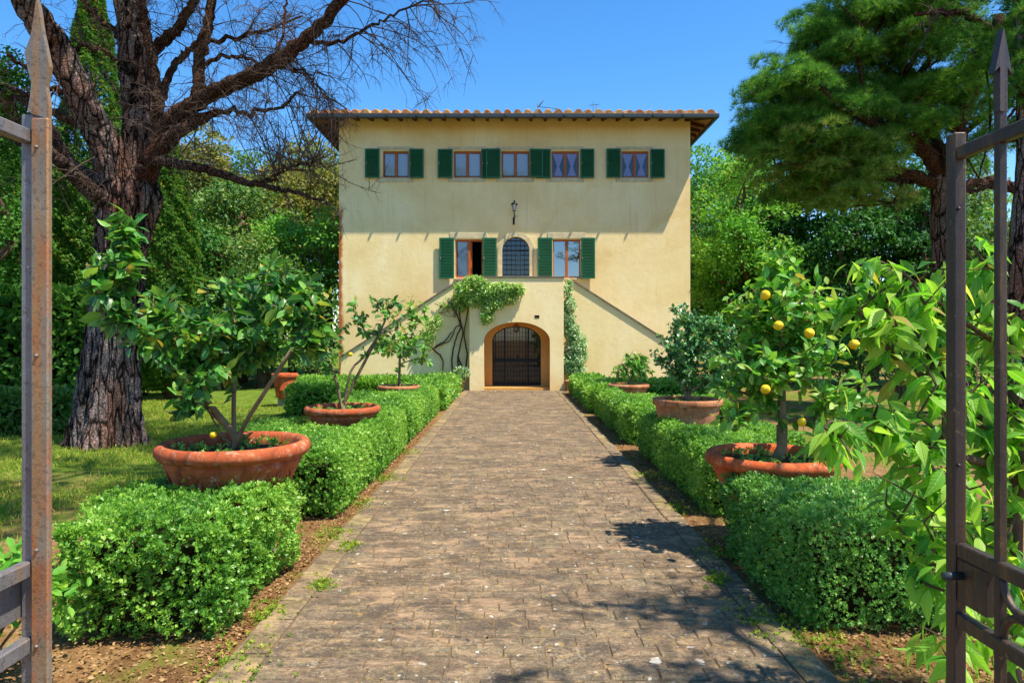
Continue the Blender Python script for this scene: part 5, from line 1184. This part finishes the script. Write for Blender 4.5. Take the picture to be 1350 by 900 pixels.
# second pine at the right edge
pr2 = thing('dark_pine_tree', 'dark pine trunk with a curved branch at the right edge of the picture', 'pine tree', (PX(1346, 500, 13)[0], 13, 0))
def QS(x, y, dy=0): return np.array(PX(x, y, 13+dy))
g = MB(); t2 = limb(g, [np.array([QS(1346,440)[0], 13, -.05]), QS(1346,420), QS(1345,340), QS(1347,270), QS(1352,180), QS(1350,80), QS(1345,-20)], .2, .12, 14, .12, 6, .02); g.build('trunk', M['pinebark'], pr2)
g = MB(); l2 = limb(g, [QS(1349,262), QS(1328,248), QS(1305,246), QS(1285,252), QS(1262,250)], .06, .03, 8, .05, 6, .02); l3 = limb(g, [QS(1350,130), QS(1325,160), QS(1300,200), QS(1290,235)], .03, .015, 6, .05, 6, .02); g.build('limb', M['pinered'], pr2)
rg = np.random.default_rng(66); tp = np.concatenate([inell(QS(x, y), (rx*13/900, 1.3, rz*13/900), n_, rg, .3) for x, y, rx, rz, n_ in ((1345,40,60,50,22), (1400,0,80,80,26), (1330,120,28,26,7), (1400,140,60,50,10), (1300,-60,60,60,14), (1345,175,16,12,3))])
nodes, par, ids = skeleton([list(t2[-14:])], tp, .4, 0, .08, rg); g = MB(); skel_tubes(g, nodes, par, ids, .012, .12, 5, 2.4); g.build('branches', M['pinered'], pr2)
g = MB(); cushions(g, tp, .15, rg, 120, (.28, .5)); g.build('crown', M['pine'], pr2)

# tall tree outside the frame on the right; the photo shows only its shadow across the near path
sh_t = thing('shade_tree', 'tall tree outside the frame whose blurred shadow crosses the near right path', 'tree', (9.6, -.6, 0))
g = MB(); t3 = limb(g, [np.array([9.6, -.6, -.05]), np.array([9.4, -.4, 3]), np.array([8.4, .2, 6]), np.array([7.0, .9, 8])], .2, .1, 10, .05, 6, .02); g.build('trunk', M['bark'], sh_t)
def caster(sx, sy, z): return np.array([sx+.4476*z, sy-.2444*z, z])
rg = np.random.default_rng(90); tp = []
for sx, sy, rx, ry, n_ in ((1.25,4.35,.5,.12,10), (.75,4.55,.3,.05,4), (1.45,4.9,.25,.3,4), (1.0,3.55,.5,.12,7), (1.9,3.4,.6,.3,9), (3.0,3.3,.7,.4,9), (.3,3.4,.35,.1,3), (1.9,7.8,.25,1.4,8)):
    for _ in range(n_): tp.append(caster(sx+rg.normal()*rx*.5, sy+rg.normal()*ry*.5, rg.uniform(6.8, 8.6)))
tp = np.array(tp); nodes, par, ids = skeleton([list(t3[-6:])], tp, .3, 0, .06, rg); g = MB(); skel_tubes(g, nodes, par, ids, .008, .08, 5, 2.4); g.build('branches', M['bark'], sh_t)
g = MB(); crown_clumps(g, [(q, .17+.12*rg.random()) for q in tp], .09, 7, T_DIAMOND, rg); g.build('crown', M['oak'], sh_t)

# ------------------------------------------------------------------ trees and shrubs behind
def tree(name, label, cat, c, r, size, m, n, seed, trunk_r=.2, dens=2.6, cl=(.32, .24), flat=.85, group=None, shape='round'):
    rg = np.random.default_rng(seed); X, Y, Z = c; t = thing(name, label, cat, (X, Y, 0), group); cls = []
    for i in range(n):
        d_ = unit(rg.normal(size=3)); u = .45+.55*rg.random()**.6; q = np.array([X, Y, Z])+d_*np.array(r)*u
        if shape == 'cone': k = (q[2]-(Z-r[2]))/(2*r[2]); q[0] = X+(q[0]-X)*(1.25-1.15*k); q[1] = Y+(q[1]-Y)*(1.25-1.15*k)
        cls.append((q, (cl[0]+cl[1]*rg.random())*min(r[0], r[2])*(1 if shape != 'cone' else .8)))
    g = MB(); crown_clumps(g, cls, size*1.15, dens*4.5, T_DIAMOND if size > .09 else T_OVAL, rg, flat=flat); g.build('crown', m, t)
    tips = np.array([q for q, _ in cls]); tips[:, 2] = np.maximum(tips[:, 2], .8); st = [np.array([X, Y, -.05]), np.array([X+.05, Y, max(.6, (Z-r[2])*.6)]), np.array([X, Y+.05, max(1.0, (Z-r[2])*.95)]), np.array([X, Y, Z-r[2]*.3])]
    nodes, par, ids = skeleton([st], tips, .8, 0, .07, rg); g = MB(); skel_tubes(g, nodes, par, ids, .02, trunk_r, 5, 2.3); g.build('trunk', M['bark'], t); return t
def pt(x, y, Y): return PX(x, y, Y)
def cyp(label, x, y_top, Y, rad, seed, group=None):
    rg = np.random.default_rng(seed); X, _, zt = PX(x, y_top, Y); t = thing('cypress_tree', label, 'cypress', (X, Y, 0), group)
    n = int(40000*min(1.3, rad)*zt/10); z = .2+(zt-.2)*rg.random(n)**.85; k = z/zt; prof = rad*np.minimum(1, (k/.12)**.5)*np.where(k > .45, (1-((k-.45)/.55)**1.6), 1)+.03
    a_ = rg.random(n)*6.28; lum = 1+.13*np.sin(a_*5+np.sin(z*1.3)*2)*np.sin(z*4.1+a_)+.10*np.sin(a_*9+z)*np.sin(z*7.3); rr_ = prof*lum*(.75+.25*rg.random(n)**.5)
    P_ = np.stack([X+rr_*np.cos(a_), Y+rr_*np.sin(a_), z], 1); out = np.stack([np.cos(a_), np.sin(a_), np.zeros(n)], 1)
    g = MB(); D = unit(out*.4+np.array([0, 0, 1.0])+rg.normal(size=(n, 3))*.3); g.leaves(T_SPRIG, P_, frames(D, out+rg.normal(size=(n, 3))*.6), .095*(.7+.7*rg.random(n)), rg.random(n))
    g.build('crown', M['cypress'], t); g = MB(); g.tube([(X, Y, -.05), (X, Y, zt*.5), (X, Y, zt-.3)], [.16, .1, .03], 6); g.build('trunk', M['bark'], t)
cyp('tallest cypress, rising behind the left fork of the old pine', 122, -60, 19, .85, 201)
cyp('slim cypress spire just right of the old pine trunk', 224, 165, 20, .78, 202)
cyp('cypress beside the left edge, partly behind the spear gate', 18, 150, 21, 1.2, 203)
cyp('thin distant cypress tip left of the villa', 297, 212, 34, .7, 204)
# left background masses
tree('conifer_tree', 'ragged conifer with a pointed top, right of the slim cypress', 'conifer', pt(268,330,29), (2.6,2.2,4.4), .17, M['olive'], 46, 211, shape='cone')
tree('conifer_tree', 'lower olive-green conifer left of the villa, between pointed and rounded trees', 'conifer', pt(320,345,27), (2.0,2.0,3.2), .15, M['oak'], 38, 212)
tree('holm_oak', 'brownish rounded evergreen close to the villa left corner', 'evergreen tree', pt(385,300,31), (2.7,2.4,3.0), .16, M['olive'], 46, 213)
tree('holm_oak', 'green evergreen crown touching the villa left wall', 'evergreen tree', pt(432,275,35), (2.2,2.2,2.9), .17, M['oak'], 36, 214)
tree('broadleaf_tree', 'bright green rounded bush-like tree at the villa left corner', 'broadleaf tree', pt(408,355,25.5), (1.6,1.5,2.1), .12, M['maple'], 36, 215)
tree('broadleaf_tree', 'dark green shrubby tree behind the upright orange flowerpot', 'broadleaf tree', pt(345,405,24), (1.7,1.4,1.9), .12, M['oak'], 34, 216)
tree('holm_oak', 'shaded evergreen behind the citrus crown, left of the lawn end', 'evergreen tree', pt(255,400,24), (1.8,1.5,2.3), .13, M['cedar'], 36, 217)
tree('holm_oak', 'dark evergreen behind the old pine trunk', 'evergreen tree', pt(160,345,25), (2.6,2,3.2), .15, M['cedar'], 44, 218)
tree('holm_oak', 'tall dark evergreen between the gate spear and the old pine', 'evergreen tree', pt(80,345,24), (2.6,2,3.4), .15, M['oak'], 48, 219)
tree('broadleaf_tree', 'fine-leaved sunlit tree at the far left edge beyond the gate', 'broadleaf tree', pt(-55,270,17), (1.6,1.6,3.2), .10, M['cypress'], 44, 220)
tree('broadleaf_tree', 'leafy tree with drooping bright sprays at the left picture edge', 'broadleaf tree', pt(-62,160,12), (1.1,1.2,1.6), .07, M['cypress'], 26, 221)
tree('distant_tree', 'hazy distant tree between the cypress tips on the skyline', 'tree', pt(240,300,44), (4,3,4.0), .22, M['cypress'], 40, 222)
tree('distant_tree', 'distant round tree just above the skyline left of the villa', 'tree', pt(345,290,46), (4.6,3,3.9), .22, M['oak'], 40, 223)
tree('broadleaf_tree', 'green tree filling the gap behind the slim cypress', 'broadleaf tree', pt(205,420,27), (3.2,1.6,2.8), .15, M['oak'], 44, 224)
# clipped tall hedge at left, low hedge below
def tall_hedge(b, label, m, leaf, seed): return hedge([b], label, leaf, seed=seed, name='tall_hedge', mat=m, bulge=.10, dens=7)
tall_hedge((-14.5,-8.6,14.2,15.6,2.75), 'tall clipped hedge wall behind the gate post on the left', M['cypress'], .1, 231)
tall_hedge((-10.6,-8.1,12.4,13.6,.75), 'low loose hedge at the foot of the tall clipped hedge', M['oak'], .07, 232)
bush('leafy_shrub', 'low broad-leaved shrub at the bottom left edge beyond the gate', 'shrub', (-2.75,3.55,.42), (.42,.4,.42), .06, M['maple'], 1.6, 10, 3, T_OVAL)
for i, (x, y, Y, rx, rz, m, lab) in enumerate([(190,500,21,.8,.55,'yellowg','yellow-green shrub at the lawn edge beside the pine trunk'), (215,497,21.5,.7,.7,'cedar','strappy green clump right of the yellow-green shrub'), (175,470,22.5,1.2,1.1,'maple','light green shrub above the yellow-green one'),
        (250,478,23,1.1,.9,'maple','sunlit green shrub at the lawn end behind the big citrus'), (300,480,24,1.2,.9,'oak','dull green shrub behind the big citrus stems'), (355,470,24,1.1,1.0,'cedar','dark shrub left of the upright flowerpot'), (420,470,23,1.2,1.1,'oak','rounded shrub below the bright corner tree')]):
    bush('garden_shrub', lab, 'shrub', PX(x, y, Y), (rx, .7, rz), .09, M[m], 1.5, 9, 40+i, group='shrubs along the far edge of the left lawn')
# right background
tree('stone_pine', 'distant flat pine crown showing beside the villa right edge', 'pine tree', pt(950,300,42), (4.2,3,4.3), .2, M['pine'], 60, 241, flat=.6, cl=(.26,.2))
tree('broadleaf_tree', 'bright light-green tree between the villa and the big right pine', 'broadleaf tree', pt(985,330,26), (2.3,2.2,3.9), .13, M['maple'], 80, 242, cl=(.2,.2), dens=2.4)
tree('cedar_tree', 'dark layered cedar behind the lemon tree', 'cedar', pt(1050,370,27), (3.1,2.3,3.6), .15, M['cedar'], 80, 243, flat=.4, cl=(.22,.2))
tree('cedar_tree', 'dark cedar behind the long-leaved young tree', 'cedar', pt(1150,350,25), (3.1,2.2,3.9), .15, M['cedar'], 80, 244, flat=.4, cl=(.22,.2))
tree('broadleaf_tree', 'green tree seen between the right gate bars', 'broadleaf tree', pt(1240,330,26), (2.4,2,3.4), .14, M['oak'], 60, 245, cl=(.22,.2))
tree('broadleaf_tree', 'light airy tree at the right edge below open sky', 'broadleaf tree', pt(1320,335,30), (2.8,2,2.6), .15, M['maple'], 46, 246, cl=(.2,.16))
tree('broadleaf_tree', 'small green tree low behind the second pine trunk', 'broadleaf tree', pt(1370,400,22), (2.8,2,2.3), .14, M['oak'], 46, 247)
tree('holm_oak', 'shaded evergreen filling the gap right of the villa wall', 'evergreen tree', pt(955,400,29), (2.2,1.6,2.8), .14, M['cedar'], 50, 248)
for i, (x, y, Y, rx, rz, m, lab) in enumerate([(1130,478,17,1.3,.95,'cedar','dark low shrub on the right lawn behind the lemon tree'), (1190,480,16,1.2,.9,'oak','dark rounded shrub beyond the long-leaved tree'), (1000,485,20,1.3,.9,'cedar','shaded shrub right of the round potted shrub'), (1290,480,15,1.4,1.0,'cedar','dark shrub seen between the right gate bars')]):
    bush('garden_shrub', lab, 'shrub', PX(x, y, Y), (rx, .8, rz), .09, M[m], 1.5, 9, 60+i, group='shrubs across the right lawn')
# distant wood that closes the view
rg = np.random.default_rng(300); g = MB(); cls = []
for i in range(150):
    a_ = rg.uniform(-52, 52); D_ = rg.uniform(62, 80); X = D_*math.tan(R(a_)); 
    cls.append((np.array([X, D_, rg.uniform(1.5, 6.5)]), rg.uniform(1.8, 3.2)))
crown_clumps(g, cls, .55, 14.0, T_DIAMOND, rg); o = g.build('distant_wood', M['oak']); o['kind'] = 'stuff'; o['label'] = 'far-off wood closing the view behind the garden'

# ------------------------------------------------------------------ grass, litter
rg = np.random.default_rng(400)
def scatter(n, f): 
    P_ = f(n); return P_
g = MB(); n = 150000; Y_ = 2.2+17*rg.random(n)**1.5; X_ = -1.9-(Y_*.8)*rg.random(n)
k = (np.sin(X_*1.7+Y_*.9)+np.sin(X_*.8-Y_*1.9+1)+np.sin(X_*4.1+Y_*3.3)*.5+rg.normal(size=n)*.6) > -.3+np.clip((6-Y_)*.25, -.6, .9)
k &= ~((X_ > -2.15) & (rg.random(n) > .06))
X_, Y_ = X_[k], Y_[k]; n = len(X_); P_ = np.stack([X_, Y_, np.full(n, .0)], 1); D = unit(rg.normal(size=(n, 3))*.45+[0, 0, .8])
sz = .035+.03*rg.random(n)
TB = (np.array([(.06,0,0),(.0,1,0),(-.06,0,0)]), [(0,1,2)])
g.leaves((TB[0]*np.array([1.6, 1, 1]), TB[1]), P_, frames(D, rg.normal(size=(n, 3))), sz*(1+Y_*.03), rg.random(n))
n = 26000; Y_ = 2.4+12*rg.random(n)**1.4; X_ = 2.1+(Y_*.75)*rg.random(n); k = (np.sin(X_*2.7+Y_*1.9)+np.sin(X_*1.8-Y_*2.9+1)+rg.normal(size=n)*.5) > .5; X_, Y_ = X_[k], Y_[k]; n = len(X_)
g.leaves((TB[0]*np.array([1.6, 1, 1]), TB[1]), np.stack([X_, Y_, np.full(n, .0)], 1), frames(unit(rg.normal(size=(n, 3))*.45+[0, 0, .8]), rg.normal(size=(n, 3))), .03+.04*rg.random(n), rg.random(n))
# weeds in the joints at the path edge
for cx_, cy_, s_ in ((-1.5,3.75,.12), (-1.58,4.4,.08), (1.62,4.3,.1), (1.75,4.0,.12), (-1.45,3.35,.1), (1.9,3.9,.14), (-1.6,6.2,.1), (1.75,5.6,.1), (-1.37,4.9,.05), (-1.37,5.8,.05), (1.53,5.0,.05), (-1.6,7.3,.1), (-1.55,8.6,.1), (1.76,7.1,.1), (1.8,8.8,.12), (-1.62,10.5,.12)):
    n = 90; P_ = np.stack([cx_+rg.normal(size=n)*s_, cy_+rg.normal(size=n)*s_*1.3, np.full(n, .02)], 1); g.leaves(T_SPRIG, P_, frames(unit(rg.normal(size=(n, 3))*.6+[0, 0, .8]), rg.normal(size=(n, 3))), .025+.03*rg.random(n), rg.random(n)*.8)
o = g.build('lawn_grass', M['grass']); o['kind'] = 'stuff'; o['label'] = 'short patchy grass on the lawn either side'
g = MB(); n = 30000; Y_ = 2.0+12*rg.random(n)**1.5; sd_ = rg.random(n) < .5; X_ = np.where(sd_, -1.6-1.2*rg.random(n)**1.5, 1.75+1.4*rg.random(n)**1.3); 
P_ = np.stack([X_, Y_, .018+rg.random(n)*.012], 1); D = unit(rg.normal(size=(n, 3))*[1, 1, .25]); g.leaves(T_OVAL, P_, frames(D, rg.normal(size=(n, 3))*.5+[0, 0, 1]), .012+.022*rg.random(n), rg.random(n))
n = 500; X_ = rg.uniform(-1.4, 1.6, n); Y_ = 2+9*rg.random(n)**1.3; P_ = np.stack([X_, Y_, np.full(n, .03)], 1); g.leaves(T_OVAL, P_, frames(unit(rg.normal(size=(n, 3))*[1, 1, .2]), rg.normal(size=(n, 3))*.5+[0, 0, 1]), .01+.02*rg.random(n), rg.random(n))
o = g.build('leaf_litter', M['litter']); o['kind'] = 'stuff'; o['label'] = 'dry brown leaf litter on the soil beside the path'
for o in bpy.data.objects:
    if '_o' in o: del o['_o']
